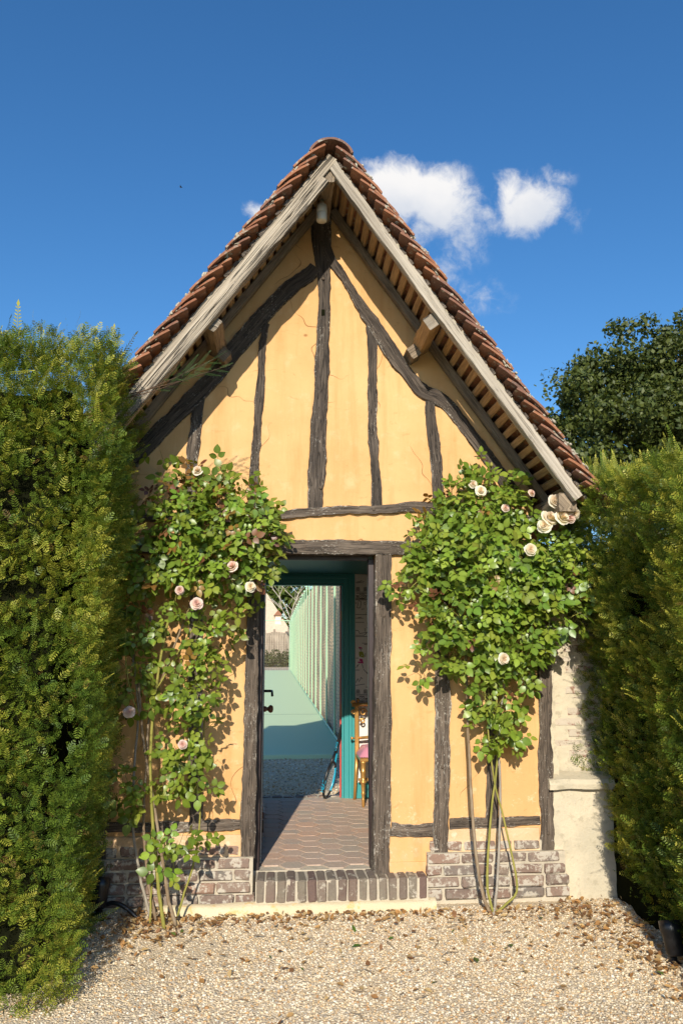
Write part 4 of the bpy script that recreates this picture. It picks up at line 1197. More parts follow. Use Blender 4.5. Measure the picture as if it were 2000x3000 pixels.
F += [(3, 2, 1, 0), tuple((n - 1) * 4 + j for j in range(4))]
gsub(obj('plaster_strip', mesh('plaster_strip', V, F, STUCCO, False)))

# ------------------------------------------------------------------ yew hedges
def sprigbase(pairs, nl, nw, curve=.0):
    V = [(-.006, 0, 0), (.006, 0, 0), (.004, 1, curve), (-.004, 1, curve)]; F = [(0, 1, 2, 3)]; T = [0, 0, 1, 1]
    for i in range(pairs):
        t = .06 + .90 * i / (pairs - 1)
        l = nl * (1 - .45 * t ** 3) * (.75 + .25 * math.sin(math.pi * min(1, t * 1.2)))
        for s in (-1, 1):
            b0 = np.array([0, t, curve * t * t]); dirv = np.array([s * .80, .58, .06 * ((i * 7) % 5 - 2)]); dirv /= np.linalg.norm(dirv)
            pr = np.array([-dirv[1], dirv[0], 0])
            k = len(V)
            V += [tuple(b0), tuple(b0 + dirv * l * .55 + pr * nw), tuple(b0 + dirv * l), tuple(b0 + dirv * l * .55 - pr * nw)]
            F.append((k, k + 1, k + 2, k + 3)); T += [t] * 4
    k = len(V); V += [(0, .98, curve), (.035, 1.06, curve), (0, 1.16, curve), (-.035, 1.06, curve)]; F.append((k, k + 1, k + 2, k + 3)); T += [1] * 4
    return np.array(V), np.array(F), np.array(T)
SP_V, SP_F, SP_T = sprigbase(5, .46, .056)
SH_V, SH_F, SH_T = sprigbase(13, .15, .017, .10)
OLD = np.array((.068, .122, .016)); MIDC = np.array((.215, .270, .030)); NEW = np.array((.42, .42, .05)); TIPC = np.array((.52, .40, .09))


def sprigs(base, patches, seed, newfrac, size, jit=.55, upb=.35, depth=.13, kind='sprig'):
    BV, BF, BT = base
    r = np.random.RandomState(seed); VV = []; FF = []; CC = []; off = 0
    for (fn, nrm, n, lean) in patches:
        uv = r.uniform(size=(n, 2)); p = fn(uv)
        nr = np.tile(np.asarray(nrm, float), (n, 1)) if np.ndim(nrm) == 1 else nrm
        lump = np.array([.085 * nz(a * 2.1, b * 2.1, c * 2.1) + .065 * nz(a * 7, b * 7, c * 7) + .03 * nz(a * 17, b * 17, c * 17) for a, b, c in p])
        dp = depth * r.uniform(size=n) ** 1.5
        hole = np.array([nz(a * 4.3 + 9, b * 4.3, c * 4.3) + .5 * nz(a * 11, b * 11 + 3, c * 11) for a, b, c in p])
        keep = (hole < .43) | (r.uniform(size=n) < .18)
        patch = np.array([nz(a * 1.6, b * 1.6 + 7, c * 1.6) for a, b, c in p])
        p, lump, dp, nr, patch = p[keep], lump[keep], dp[keep], nr[keep], patch[keep]; n = len(p)
        p = p + nr * (lump - dp)[:, None]
        d = nr * .75 + np.array([0, 0, upb]) + np.asarray(lean) + r.normal(size=(n, 3)) * jit
        R = frames(d, nr * .35 + np.array([0, 0, .9]) + r.normal(size=(n, 3)) * .45)
        s = size * r.uniform(.65, 1.35, n)
        V, F = scatter(BV, BF, R, p, np.stack([s, s, s], 1))
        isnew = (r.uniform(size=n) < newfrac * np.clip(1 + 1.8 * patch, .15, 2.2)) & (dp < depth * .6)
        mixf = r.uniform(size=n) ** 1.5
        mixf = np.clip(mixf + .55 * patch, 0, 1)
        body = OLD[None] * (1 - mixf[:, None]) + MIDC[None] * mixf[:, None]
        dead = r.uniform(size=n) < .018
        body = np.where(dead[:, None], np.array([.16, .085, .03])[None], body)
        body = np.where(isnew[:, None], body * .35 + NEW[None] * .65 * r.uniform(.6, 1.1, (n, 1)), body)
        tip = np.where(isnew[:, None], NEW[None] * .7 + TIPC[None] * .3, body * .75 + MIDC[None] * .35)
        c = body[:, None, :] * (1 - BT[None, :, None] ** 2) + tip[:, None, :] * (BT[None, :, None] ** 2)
        VV.append(V); FF.append(F + off); CC.append(c.reshape(-1, 3)); off += len(V)
    return np.concatenate(VV), np.concatenate(FF), np.concatenate(CC)


def plane(o, a, b): o, a, b = map(np.asarray, (o, a, b)); return lambda uv: o + uv[:, :1] * a + uv[:, 1:] * b


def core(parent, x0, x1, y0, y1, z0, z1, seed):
    """lumpy block added to stop light; its near-black paints shade between sprigs"""
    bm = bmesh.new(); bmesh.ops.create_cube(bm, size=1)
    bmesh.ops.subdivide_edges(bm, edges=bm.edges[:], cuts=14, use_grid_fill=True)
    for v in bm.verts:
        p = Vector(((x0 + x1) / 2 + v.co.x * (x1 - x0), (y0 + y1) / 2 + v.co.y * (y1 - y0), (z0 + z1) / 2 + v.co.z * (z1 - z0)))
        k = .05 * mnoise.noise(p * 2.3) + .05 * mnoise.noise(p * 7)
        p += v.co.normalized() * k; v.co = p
    me = bpy.data.meshes.new('shade_core'); bm.to_mesh(me); bm.free(); me.materials.append(COREM)
    return obj('shade_core', me, parent)


# left hedge: end face towards the viewer, dark flank along the path
HX, HY, HZ = -.925, -1.20, 3.36
lh = tag(empty('yew_hedge', (0, 0, 0)), 'tall clipped yew hedge left of the hut with sunlit end face', 'hedge')
def leftlean(uv_fn):
    def f(uv):
        p = uv_fn(uv); p[:, 0] += .055 * (p[:, 2] - 1.65) / 1.65 - .08 * np.clip((p[:, 1] - HY) / 1.2, 0, 1) * np.clip((p[:, 0] - HX + .5) / .5, 0, 1); return p
    return f
pat = [(leftlean(plane((HX - 1.3, HY, .0), (1.3, 0, 0), (0, 0, HZ))), (0, -1, 0), 17500, (.10, 0, 0)),
       (leftlean(plane((HX, HY, .0), (0, 1.3, 0), (0, 0, HZ))), (1, 0, 0), 11000, (.1, -.05, .1)),
       (leftlean(plane((HX - 1.3, HY, HZ), (1.3, 0, 0), (0, 1.2, 0))), (0, 0, 1), 3800, (0, 0, .3)),
       (plane((HX - 1.3, HY, .0), (0, 1.2, 0), (0, 0, HZ)), (-1, 0, 0), 3000, (0, 0, .1))]
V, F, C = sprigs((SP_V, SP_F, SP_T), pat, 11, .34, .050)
tag(obj('foliage', mesh('foliage', V, F, YEW, False, col=C), lh), kind='stuff')
pat = [(leftlean(plane((HX - 1.2, HY, .05), (1.2, 0, 0), (0, 0, HZ - .1))), (0, -1, 0), 170, (.55, .2, .25)),
       (leftlean(plane((HX - .02, HY, .05), (0, .9, 0), (0, 0, HZ - .1))), (1, 0, 0), 120, (0, -.25, .15)),
       (leftlean(plane((HX - 1.3, HY + .02, HZ - .05), (1.3, 0, 0), (0, .8, 0))), (0, 0, 1), 70, (.1, 0, .5)),
       (leftlean(plane((HX - .15, HY, HZ - .35), (.15, 0, 0), (0, .2, .35))), (.6, 0, .7), 14, (.2, 0, .4))]
V, F, C = sprigs((SH_V, SH_F, SH_T), pat, 12, .85, .13, .42, .2, .02)
tag(obj('shoots', mesh('shoots', V, F, YEW, False, col=C), lh), kind='stuff')
V, F, C = sprigs((SH_V, SH_F, SH_T), [(leftlean(plane((HX - .75, HY + .03, HZ - .04), (.70, 0, 0), (0, .3, 0))), (0, 0, 1), 16, (.1, 0, .9)),
                                   (leftlean(plane((HX - .10, HY + .05, HZ - .30), (.08, 0, .25), (0, .3, 0))), (.7, 0, .7), 9, (.35, 0, .35))], 13, 1.0, .20, .22, .3, .02)
tag(obj('leader_shoots', mesh('leader_shoots', V, F, YEW, False, col=C), lh), kind='stuff')
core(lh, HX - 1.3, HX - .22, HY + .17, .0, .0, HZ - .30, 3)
for i in range(4): MB().tube([(HX - .25 - .3 * i, HY + .3 + .2 * (i % 2), -.02), (HX - .25 - .3 * i, HY + .35, 1.0)], .05, 8).build('stem', YEWBARK, lh)

# right hedge: flank along the path, wall behind it
rh = tag(empty('yew_hedge', (0, 0, 0)), 'broad yew hedge right of the hut with upright yellow-green shoots', 'hedge')
def rflank(uv):
    y = -1.9 + 2.05 * uv[:, 0]; z = (2.80 + .13 * (y + .2)) * uv[:, 1]
    x = 2.10 + .10 * (y + 1.0) / 1.1 - .14 * np.clip((z - .5) / 2.0, 0, 1) + .14 * np.exp(-(z / .35) ** 2)
    return np.stack([x, y, z], 1)
def rtop(uv):
    x = 1.98 + 1.3 * uv[:, 0]; y = -1.9 + 2.0 * uv[:, 1]
    return np.stack([x, y, 2.76 + .12 * np.clip(x - 2.0, 0, 1) + .13 * (y + .2)], 1)
def rback(uv):
    return np.stack([2.02 + .5 * uv[:, 0], .12 + 0 * uv[:, 0], .2 + 2.7 * uv[:, 1]], 1)
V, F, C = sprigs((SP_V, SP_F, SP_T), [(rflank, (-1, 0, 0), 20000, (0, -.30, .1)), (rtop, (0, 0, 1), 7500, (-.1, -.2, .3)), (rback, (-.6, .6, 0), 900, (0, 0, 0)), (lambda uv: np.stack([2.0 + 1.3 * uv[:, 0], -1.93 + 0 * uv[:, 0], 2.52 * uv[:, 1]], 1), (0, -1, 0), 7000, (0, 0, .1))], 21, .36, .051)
tag(obj('foliage', mesh('foliage', V, F, YEW, False, col=C), rh), kind='stuff')
V, F, C = sprigs((SH_V, SH_F, SH_T), [(rflank, (-1, 0, 0), 150, (.0, -.35, .25)), (rtop, (0, 0, 1), 420, (-.1, -.1, .6)), (lambda uv: rtop(uv * np.array([.16, 1.0])), (-.3, 0, 1), 130, (-.15, 0, .5))], 22, .85, .12, .36, .3, .02)
tag(obj('shoots', mesh('shoots', V, F, YEW, False, col=C), rh), kind='stuff')
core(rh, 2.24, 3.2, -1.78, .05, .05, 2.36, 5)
for i in range(5): MB().tube([(2.6, -1.45 + .34 * i, -.02), (2.6, -1.45 + .34 * i, 1.0)], .05, 8).build('stem', YEWBARK, rh)

# stray yew branch reaching past the verge
br_ = []
sv = []
for (p0, p1, nsub) in (((330, 890), (512, 815), 7), ((360, 880), (530, 838), 7), ((330, 900), (430, 870), 5)):
    a = dat(p0[0], p0[1], -.78); b = dat(p1[0], p1[1], -.82)
    for q in range(nsub + 1):
        t = q / max(1, nsub)
        br_.append((a + (b - a) * (.25 + .6 * t), (b - a) / np.linalg.norm(b - a) + np.array([0, -.1, (.55 if q % 2 else -.55) if q < nsub else 0])))
pos = np.array([p for p, d in br_]); dr = np.array([d for p, d in br_]); n = len(pos)
R = frames(dr, np.tile([.1, -.8, .5], (n, 1)) + rng.normal(size=(n, 3)) * .2)
V, F = scatter(SH_V, SH_F, R, pos, np.repeat(rng.uniform(.075, .12, (n, 1)), 3, 1))
C = np.repeat(np.array([.045, .085, .018])[None] * rng.uniform(.7, 1.4, (n, 1)), len(SH_V), 0)
tag(obj('stray_branch', mesh('stray_branch', V, F, YEW, False, col=C), lh), kind='stuff')
mb = MB()
for (p0, p1) in (((290, 915), (512, 815)), ((300, 905), (530, 838)), ((290, 915), (430, 870))):
    a = dat(p0[0], p0[1], -.80); b = dat(p1[0], p1[1], -.82); mb.tube([a, (a + b) / 2 + np.array([0, 0, -.01]), b], [.0035, .0025, .0012], 5)
mb.build('twig', YEWBARK, lh)

# ------------------------------------------------------------------ climbing roses
def leaflet(L, W, fold, droop, seed):
    r = random.Random(seed)
    V = []; rows = 7
    ws = [.0, .74, .99, 1.0, .86, .52, .0]
    for i in range(rows):
        t = i / (rows - 1)
        z = -droop * t * t * L
        if i in (0, rows - 1): V.append((0, t * L, z))
        else:
            V += [(-ws[i] * W / 2, t * L * .96, z + fold * W * ws[i] + r.uniform(-.001, .001)), (0, t * L, z), (ws[i] * W / 2, t * L * .96, z + fold * W * ws[i] + r.uniform(-.001, .001))]
    F = [(0, 2, 1), (0, 3, 2)]
    for k in range(rows - 3): a = 1 + 3 * k; F += [(a, a + 1, a + 4, a + 3), (a + 1, a + 2, a + 5, a + 4)]
    a = 1 + 3 * (rows - 3); F += [(a, a + 1, a + 3), (a + 1, a + 2, a + 3)]
    return V, F
LCOL = [(.120, .180, .020), (.140, .200, .022), (.095, .150, .018), (.160, .210, .026), (.115, .172, .020), (.080, .132, .018), (.175, .210, .028), (.17, .095, .022), (.11, .045, .022), (.150, .195, .026)]
def compound(seed):
    r = random.Random(seed); mb = MB(); cols = []
    base = tuple(1.55 * c for c in LCOL[seed % len(LCOL)])
    def add(px_, py_, ang, L, W):
        V, F = leaflet(L, W, r.uniform(.03, .13), r.uniform(.05, .35), r.random())
        ca, sa = math.cos(ang), math.sin(ang); tl = r.uniform(-.35, .35)
        n0 = len(mb.V)
        mb.add([(px_ + x * ca - y * sa, py_ + x * sa + y * ca, z + x * tl) for x, y, z in V], F)
        k = r.uniform(.82, 1.18)
        for i in range(len(mb.V) - n0): cols.append(tuple(c * k * (1.22 if i % 3 == 2 else 1) for c in base))
    sc = r.uniform(.85, 1.15)
    add(0, .088 * sc, r.uniform(-.15, .15), .058 * sc, .040 * sc)
    for k, (yy, l) in enumerate(((.070, .050), (.028, .040))):
        if k == 1 and seed % 3 == 0: continue
        for s in (-1, 1): add(s * .005, yy * sc, -s * r.uniform(1.0, 1.3), l * sc * r.uniform(.9, 1.1), l * .70 * sc)
    n0 = len(mb.V)
    mb.tube([(0, 0, 0), (0, .09 * sc, 0)], .0014, 3, False)
    cols += [(.12, .13, .03)] * (len(mb.V) - n0)
    return mesh('leaf', mb.V, mb.F, ROSELEAF, True, col=np.array(cols))
LEAVES = [compound(i) for i in range(20)]
GREENL = [i for i in range(20) if i % 10 not in (7, 8)]
BRONZE = [7, 8, 17, 18]


def bloom(seed, closed=.5, tint=(.92, .84, .70), core_=(.88, .64, .48)):
    r = random.Random(seed); mb = MB(); cols = []; op = r.uniform(.8, 1.2)
    for layer, (n, rad, h, tilt) in enumerate(((5, .95, .22, 1.15), (6, .78, .45, .75), (5, .58, .60, .45), (4, .38, .68, .25), (3, .2, .72, .1))):
        for i in range(n):
            a = 2 * math.pi * (i + .5 * (layer % 2)) / n + r.uniform(-.3, .3)
            if i == 0: rad *= r.uniform(.9, 1.1); h *= r.uniform(.85, 1.2) / op
            V = []
            half = 1.35 * math.pi / n
            for u in range(4):
                for v in range(5):
                    s = (v / 4 - .5) * 2; t = u / 3
                    rr_ = rad * (.10 + .90 * t ** (.8 + .9 * (1 - tilt))) * (1 - .16 * s * s * t)
                    zz_ = h * t ** (.55 + .9 * tilt) + (.10 - .22 * tilt) * (t ** 6) - .06 * s * s * t + .04 * math.sin(3 * s + i)
                    al = a + s * half * (.45 + .55 * math.sin(math.pi * min(.5, t * .6)))
                    V.append((rr_ * math.cos(al), rr_ * math.sin(al), zz_ + r.uniform(-.015, .015)))
            F = [(u * 5 + v, u * 5 + v + 1, (u + 1) * 5 + v + 1, (u + 1) * 5 + v) for u in range(3) for v in range(4)]
            n0 = len(mb.V); mb.add(V, F)
            f = layer / 4
            cols += [tuple(np.array(tint) * (1 - f * .55) + np.array(core_) * f * .55)] * (len(mb.V) - n0)
    return mesh('bloom', mb.V, mb.F, PETAL, True, col=np.array(cols))
BL = [bloom(i) for i in range(7)] + [bloom(10 + i, tint=(.88, .70, .62), core_=(.80, .46, .44)) for i in range(2)]
BUD = MB().lathe([(.002, 0), (.010, .004), (.013, .012), (.009, .024), (.002, .033)], n=8)


def rose(name_label, loc, clumps, canes, blooms, seed, nmax=300):
    rt_ = tag(empty('climbing_rose', loc), name_label, 'rose bush')
    inv = -np.array(loc)
    r = np.random.RandomState(seed)
    for (pts, r0, r1, mat) in canes:
        p = smoothpath([dat(u, v, y) + inv for u, v, y in pts], 30)
        rad = list(np.linspace(r0, r1, len(p)))
        rad = [q * .8 * (1 + .10 * nz(i * .7, seed)) for i, q in enumerate(rad)]
        p = [np.asarray(q) + .004 * np.array([nz(i * .5, 1.1, seed), nz(i * .5, 5.1, seed), 0]) for i, q in enumerate(p)]
        m = MB().tube(p, rad, 8)
        for i in range(2, len(p) - 2):                       # thorns
            if r.uniform() < .55:
                a = r.normal(size=3); a /= np.linalg.norm(a); q = np.array(p[i])
                m.tube([q, q + a * (rad[i] + .009)], [.0035, .0006], 4, False)
        m.build('cane', mat, rt_, True)
    pos = []; ang = []
    area = np.array([c[2] * c[3] * c[6] for c in clumps]); tot = area.sum()
    allp = []
    for (u, v, ru, rv, y, dy, dn, bz) in clumps:
        n = int((.56 if v < 1380 or u > 800 else .40) * dn * ru * rv * math.pi / 100)
        for i in range(n):
            d = r.normal(size=2); d /= np.linalg.norm(d); q = r.uniform() ** .5
            uu, vv = u + d[0] * ru * q, v + d[1] * rv * q
            yy = y + dy * (1 - q * q) * (-1 if r.uniform() < .75 else .5) * r.uniform(.2, 1)
            yy = min(yy, -.035)
            allp.append((yy, uu, vv, bz, d * q))
    allp.sort(key=lambda t: t[0])
    rest = []
    for k, (yy, uu, vv, bz, dd) in enumerate(allp):
        p = dat(uu, vv, yy) + inv
        nr = np.array([dd[0] * .4 - .14, -.85, .50 - dd[1] * .2]) + r.normal(size=3) * .36
        dr_ = np.array([dd[0] * .8, -.15, -dd[1] * .5 - .35]) + r.normal(size=3) * .65
        R = frames(dr_[None], nr[None])[0]
        me = LEAVES[r.choice(BRONZE) if r.uniform() < bz else r.choice(GREENL)]
        s = r.uniform(.72, 1.18)
        M = Matrix(((R[0, 0] * s, R[0, 1] * s, R[0, 2] * s, p[0]), (R[1, 0] * s, R[1, 1] * s, R[1, 2] * s, p[1]), (R[2, 0] * s, R[2, 1] * s, R[2, 2] * s, p[2]), (0, 0, 0, 1)))
        if k < nmax:
            o = obj('leaf', me, rt_); o.matrix_basis = M
        else: rest.append((me, M))
    Vs = []; Fs = []; Cs = []; off = 0
    for me, M in rest:
        for v in me.vertices: Vs.append((M @ v.co)[:])
        Fs += [tuple(i + off for i in pl.vertices) for pl in me.polygons]
        c = np.zeros(len(me.vertices) * 4, dtype=np.float32); me.attributes['Col'].data.foreach_get('color', c); Cs.append(c.reshape(-1, 4)[:, :3]); off += len(me.vertices)
    if rest: tag(obj('inner_leaves', mesh('inner_leaves', Vs, Fs, ROSELEAF, True, col=np.concatenate(Cs)), rt_), kind='stuff')
    # side shoots carrying the leaves
    m = MB()
    for k in range(0, len(allp), 7):
        yy, uu, vv, bz, dd = allp[k]
        a = dat(uu, vv, yy) + inv; c0 = clumps[int(np.argmin([(c[0] - uu) ** 2 + (c[1] - vv) ** 2 for c in clumps]))]
        b_ = dat(c0[0] + r.uniform(-10, 10), c0[1] + c0[3] * .7, c0[4] + .02) + inv
        m.tube([b_, (a + b_) / 2 + r.normal(size=3) * .015, a], [.0035, .0026, .0016], 4, False)
    tag(m.build('side_shoots', CANE_GREEN, rt_, True), kind='stuff')
    for (u, v, y, rad, kind) in blooms:
        p = dat(u, v, y) + inv
        if kind == 'bud':
            o = BUD.build('bud', CANE_GREEN, rt_, True, loc=tuple(p)); continue
        o = obj('bloom', BL[{'cream': r.randint(7), 'pink': 7 + r.randint(2)}[kind]], rt_)
        nr = np.array([r.uniform(-.6, .4), -.9, .3 + r.uniform(-.5, .5)]); R = frames(np.array([[r.uniform(-1, 1), .2, 1]]), nr[None])[0]; rad *= 1.55
        o.matrix_basis = Matrix(((R[0, 0] * rad, R[0, 1] * rad, R[0, 2] * rad, p[0]), (R[1, 0] * rad, R[1, 1] * rad, R[1, 2] * rad, p[1]), (R[2, 0] * rad, R[2, 1] * rad, R[2, 2] * rad, p[2]), (0, 0, 0, 1)))
    return rt_


# clump: u, v, half width, half height, y, depth spread, density, share of bronze leaves
rose('climbing rose with cream blooms trained on the wall beside the garden pier', (1.39, -.25, .05),
     [(1110, 1140, 85, 52, -.16, .14, 1.25, .04), (1080, 1190, 95, 55, -.18, .16, 1.25, 0), (1190, 1155, 45, 40, -.16, .12, .9, 0), (985, 1222, 52, 30, -.14, .08, .9, .05),
      (1130, 1270, 165, 75, -.22, .20, 1.45, 0), (1300, 1285, 70, 75, -.26, .18, 1.1, .02), (1180, 1340, 150, 60, -.24, .2, 1.35, .02), (940, 1335, 36, 32, -.18, .08, .9, .05), (980, 1290, 50, 45, -.18, .1, 1.0, 0),
      (1085, 1400, 110, 65, -.22, .18, 1.35, .03), (1290, 1400, 60, 45, -.26, .14, .9, .04), (1050, 1470, 70, 50, -.18, .14, 1.1, 0), (1170, 1460, 90, 55, -.2, .16, 1.25, .03), (1190, 1530, 55, 50, -.16, .12, 1.0, .03),
      (968, 1528, 16, 14, -.12, .05, 1.2, 0), (1095, 1530, 48, 36, -.14, .1, .9, 0), (1130, 1600, 48, 48, -.14, .12, 1.15, .02), (1140, 1670, 42, 42, -.14, .12, 1.15, .02), (1178, 1695, 14, 14, -.12, .05, 1.0, 0), (1120, 1075, 28, 18, -.12, .05, .55, .3), (998, 1130, 18, 30, -.08, .04, .35, .8), (1350, 1290, 28, 30, -.3, .08, .7, 0)],
     [([(1132, 2108, -.26), (1112, 2066, -.24), (1092, 1960, -.19), (1080, 1800, -.15), (1073, 1640, -.13), (1068, 1480, -.13), (1062, 1380, -.16)], .0145, .010, CANE_BROWN),
      ([(1132, 2095, -.26), (1119, 2040, -.24), (1121, 1950, -.2), (1130, 1840, -.15), (1142, 1740, -.13), (1140, 1600, -.14), (1150, 1420, -.18)], .011, .006, CANE_GREEN),
      ([(1136, 2085, -.25), (1143, 2000, -.2), (1147, 1900, -.16), (1148, 1800, -.13), (1145, 1700, -.13), (1160, 1560, -.14), (1200, 1380, -.2)], .0115, .008, CANE_GREY),
      ([(1134, 2100, -.26), (1160, 2078, -.23), (1186, 2048, -.2), (1180, 1990, -.18), (1158, 1890, -.16), (1134, 1790, -.14), (1122, 1700, -.14), (1110, 1560, -.16)], .010, .006, CANE_GREEN),
      ([(1130, 2118, -.27), (1134, 2085, -.25)], .022, .015, CANE_GREY),
      ([(1160, 1560, -.15), (1210, 1450, -.18), (1280, 1330, -.25)], .006, .004, CANE_GREEN), ([(1066, 1420, -.15), (1090, 1250, -.2), (1120, 1110, -.16)], .007, .003, CANE_GREEN)],
     [(1272, 1152, -.42, .034, 'cream'), (1288, 1150, -.44, .036, 'cream'), (1304, 1168, -.44, .038, 'cream'), (1288, 1190, -.45, .038, 'cream'), (1258, 1192, -.42, .040, 'cream'), (1250, 1208, -.42, .036, 'cream'), (1318, 1180, -.42, .030, 'cream'), (1308, 1190, -.43, .026, 'pink'),
      (1217, 1263, -.46, .030, 'cream'), (1155, 1513, -.36, .030, 'cream'), (1160, 1167, -.34, .020, 'pink'), (1219, 1133, -.32, .018, 'pink'), (1103, 1128, -.3, .026, 'cream'), (1085, 1112, -.28, .022, 'cream'), (1052, 1101, -.28, 1, 'bud'), (1128, 1072, -.2, 1, 'bud'), (1188, 1103, -.25, 1, 'bud')], 101)
rose('climbing rose with pink-tinged blooms between the left hedge and the doorway', (-.62, -.3, .05),
     [(490, 1098, 95, 24, -.26, .10, .9, .22), (520, 1150, 95, 45, -.3, .16, 1.2, .12), (540, 1215, 95, 55, -.32, .18, 1.25, .14), (440, 1210, 80, 70, -.34, .18, 1.1, .1), (595, 1215, 55, 40, -.28, .14, 1.1, .2), (390, 1140, 45, 45, -.3, .14, .8, .35), (500, 1290, 110, 50, -.34, .2, 1.2, .1), (600, 1285, 36, 38, -.26, .12, 1.2, .05), (420, 1310, 70, 45, -.34, .16, .8, .12),
      (640, 1225, 16, 16, -.2, .06, .9, 0), (553, 1370, 40, 26, -.26, .08, .7, 0), (330, 1270, 50, 70, -.30, .15, 1.3, .05), (320, 1420, 46, 70, -.26, .15, 1.3, .05), (310, 1560, 36, 60, -.24, .1, 1.0, .05), (525, 1430, 20, 26, -.16, .06, 1.2, 0), (410, 1410, 46, 30, -.34, .12, .8, 0), (480, 1470, 46, 34, -.32, .12, 1.1, .12), (450, 1530, 50, 34, -.32, .12, .9, .06), (385, 1600, 30, 30, -.34, .08, 1.0, 0), (450, 1595, 46, 40, -.3, .14, 1.1, 0), (470, 1560, 20, 24, -.26, .06, 1.0, 0),
      (435, 1690, 44, 44, -.3, .14, 1.1, 0), (425, 1750, 44, 34, -.3, .14, 1.1, 0), (370, 1780, 34, 40, -.32, .1, .8, 0), (445, 1800, 34, 34, -.3, .1, 1.1, 0), (305, 1800, 34, 50, -.26, .1, 1.2, 0), (392, 1945, 34, 30, -.34, .09, 1.15, 0), (430, 1920, 18, 26, -.3, .06, 1.0, 0), (463, 1922, 16, 18, -.3, .05, 1.1, 0), (396, 2000, 14, 16, -.32, .05, .8, .1), (370, 1050, 20, 30, -.2, .05, .3, .1), (515, 1390, 30, 20, -.3, .05, .7, 0)],
     [([(378, 2138, -.34), (366, 2050, -.33), (352, 1900, -.32), (346, 1750, -.3), (356, 1600, -.3), (384, 1440, -.3), (430, 1290, -.3)], .014, .009, CANE_GREEN),
      ([(404, 2126, -.33), (386, 2060, -.33), (375, 1985, -.32), (356, 1860, -.3), (330, 1700, -.28), (318, 1560, -.27)], .014, .009, CANE_BROWN),
      ([(346, 2108, -.24), (322, 2010, -.22), (306, 1900, -.2), (309, 1760, -.2), (318, 1620, -.2), (300, 1470, -.22)], .012, .008, CANE_GREY),
      ([(358, 2112, -.28), (342, 2030, -.27), (330, 1900, -.26), (338, 1750, -.25), (345, 1640, -.25), (395, 1500, -.28), (460, 1330, -.3)], .012, .007, CANE_BROWN),
      ([(408, 2104, -.30), (424, 2050, -.28), (443, 1990, -.25), (455, 1930, -.23), (461, 1850, -.22), (466, 1760, -.24), (470, 1640, -.27)], .0085, .005, CANE_GREEN),
      ([(292, 1390, -.3), (288, 1480, -.3), (296, 1570, -.29), (318, 1640, -.27)], .006, .005, CANE_GREEN),
      ([(362, 1580, -.3), (420, 1480, -.32), (470, 1400, -.32), (500, 1300, -.32)], .008, .005, CANE_GREEN), ([(300, 1480, -.22), (330, 1560, -.22), (350, 1650, -.22)], .005, .004, CANE_BROWN), ([(345, 2120, -.3), (350, 1960, -.28), (346, 1800, -.28)], .008, .006, CANE_GREEN)],
     [(455, 1082, -.36, .026, 'cream'), (535, 1302, -.52, .026, 'pink'), (452, 1387, -.48, .026, 'pink'), (575, 1348, -.4, .026, 'cream'), (413, 1356, -.46, .02, 'pink'), (420, 1710, -.44, .02, 'pink'), (297, 1636, -.34, .024, 'pink'), (385, 1075, -.3, 1, 'bud'), (362, 1328, -.4, 1, 'bud')], 202)

# ------------------------------------------------------------------ ground litter, garden lights
def litter(name, label, n, fn, size, cols, seed, cat):
    r = np.random.RandomState(seed)
    p = fn(r, n); n = len(p)
    p[:, 2] = [gz(a, b) + .012 for a, b in p[:, :2]]; p[:, 2] += r.uniform(0, .012, n)
    base = np.array([(0, -.5, 0), (.22, -.25, .07), (.30, .1, .10), (0, .55, -.02), (-.30, .1, .10), (-.22, -.25, .07), (0, 0, 0)])
    faces = np.array([[0, 1, 6], [1, 2, 6], [2, 3, 6], [3, 4, 6], [4, 5, 6], [5, 0, 6]])
    d = r.normal(size=(n, 3)); d[:, 2] *= .35
    R = frames(d, np.tile([0, 0, 1.0], (n, 1)) + r.normal(size=(n, 3)) * .35)
    s = size * r.uniform(.5, 1.25, n)
    V, F = scatter(base, faces, R, p, np.stack([s, s, s], 1))
    c = np.array(cols)[r.randint(len(cols), size=n)] * r.uniform(.7, 1.15, (n, 1))
    return tag(obj(name, mesh(name, V, F, DRYLEAF, False, col=np.repeat(c, 7, 0))), label, cat, kind='stuff')
def where_l(r, n):
    a = []
    for i in range(n):
        q = r.uniform()
        if q < .34: a.append((r.uniform(-.9, 1.95), -.19 - abs(r.normal()) * .09, 0))
        elif q < .52: a.append((1.95 + r.normal() * .14, -.35 + r.normal() * .28, 0))
        elif q < .62: a.append((2.05 + r.normal() * .07, -1.0 + r.normal() * .35, 0))
        elif q < .82: a.append((-.72 + r.normal() * .16, -.32 + r.normal() * .16, 0))
        else: a.append((r.uniform(-.9, 2.2), -.3 - abs(r.normal()) * .55, 0))
    return np.array(a)
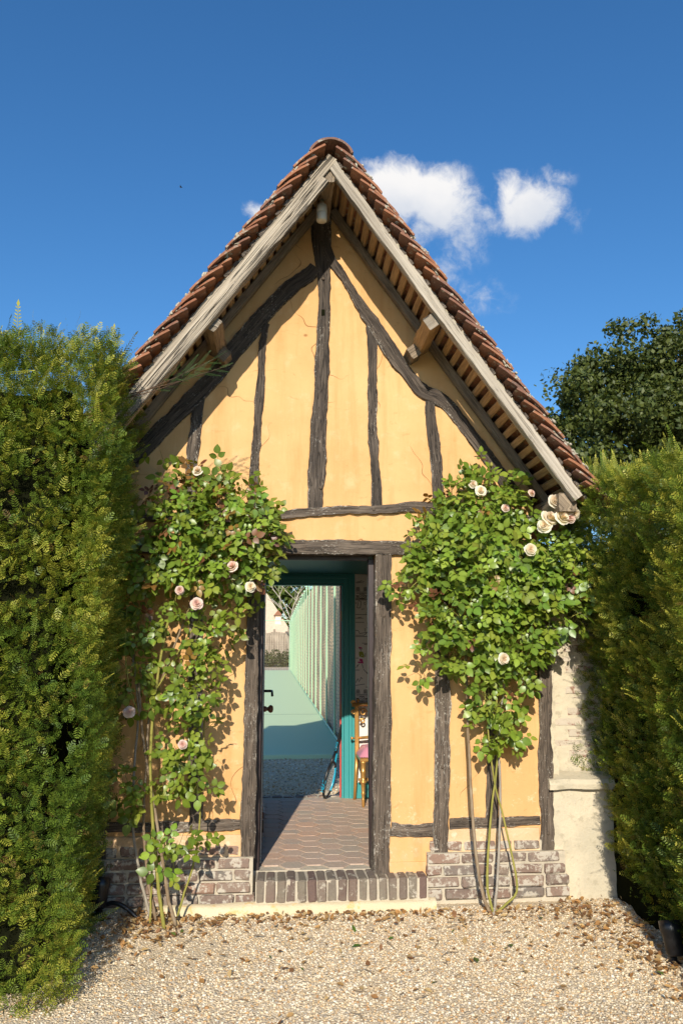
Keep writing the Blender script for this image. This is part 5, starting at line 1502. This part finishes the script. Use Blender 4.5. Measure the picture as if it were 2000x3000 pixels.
litter('fallen_leaves', 'dry orange-brown leaves fallen along the wall foot and hedges', 1250, where_l, .038, [(.46, .24, .08), (.52, .31, .12), (.34, .17, .06), (.58, .40, .18), (.25, .12, .05)], 61, 'leaves')
litter('fresh_leaves', 'few green leaves dropped on the gravel', 16, lambda r, n: np.stack([r.uniform(-.6, 2.0, n), -.35 - np.abs(r.normal(size=n)) * .5, np.zeros(n)], 1), .045, [(.08, .15, .02), (.12, .17, .03)], 62, 'leaves')
r = np.random.RandomState(5); mb = MB()
for i in range(46):
    x, y = r.uniform(-.7, 2.0), -.28 - abs(r.normal()) * .7
    a = r.uniform(0, 6.28); L = r.uniform(.03, .12); z = gz(x, y) + .018
    mb.tube([(x, y, z), (x + L * .5 * math.cos(a), y + L * .5 * math.sin(a), z + r.uniform(0, .012)), (x + L * math.cos(a + .3), y + L * math.sin(a + .3), z)], [.0028, .0024, .0012], 4)
tag(mb.build('dry_twigs', CANE_BROWN), 'thin brown twigs strewn over the gravel', 'twigs', kind='stuff')


def spot(label, loc, rz, hose):
    s = tag(empty('garden_spotlight', loc), label, 'spotlight'); s.rotation_euler = (0, 0, rz)
    MB().lathe([(.045, 0), (.045, .03), (.02, .04), (.016, .09)], n=16).build('base', BLACK, s, True)
    MB().lathe([(.030, -.09), (.045, -.08), (.050, .02), (.056, .03), (.056, .08), (.050, .082), (.046, .05), (.005, .05)], n=18).build('head', BLACK, s, True, loc=(0, 0, .155), rot=(-.35, 0, 0))
    MB().lathe([(.046, 0), (.044, .004), (.003, .005)], n=18).build('lens', GREYP, s, True, loc=(0, .018, .205), rot=(-.35, 0, 0))
    if hose: MB().tube(smoothpath(hose, 20), .014, 8).build('cable', BLACK, s, True)
p = atz(1925, 2830, .02)
spot('black garden spotlight half hidden under the right hedge', (p[0] + .10, p[1] + .02, gz(p[0], p[1]) - .03), 0, None)
p = atz(325, 2665, .03)
spot('black garden spotlight with cable at the dark foot of the left hedge', (p[0], -.16, gz(p[0], -.16) - .005), 0, [(.02, 0, .08), (.09, -.02, .10), (.16, -.03, .075), (.22, -.04, .03), (.25, -.05, .012)])
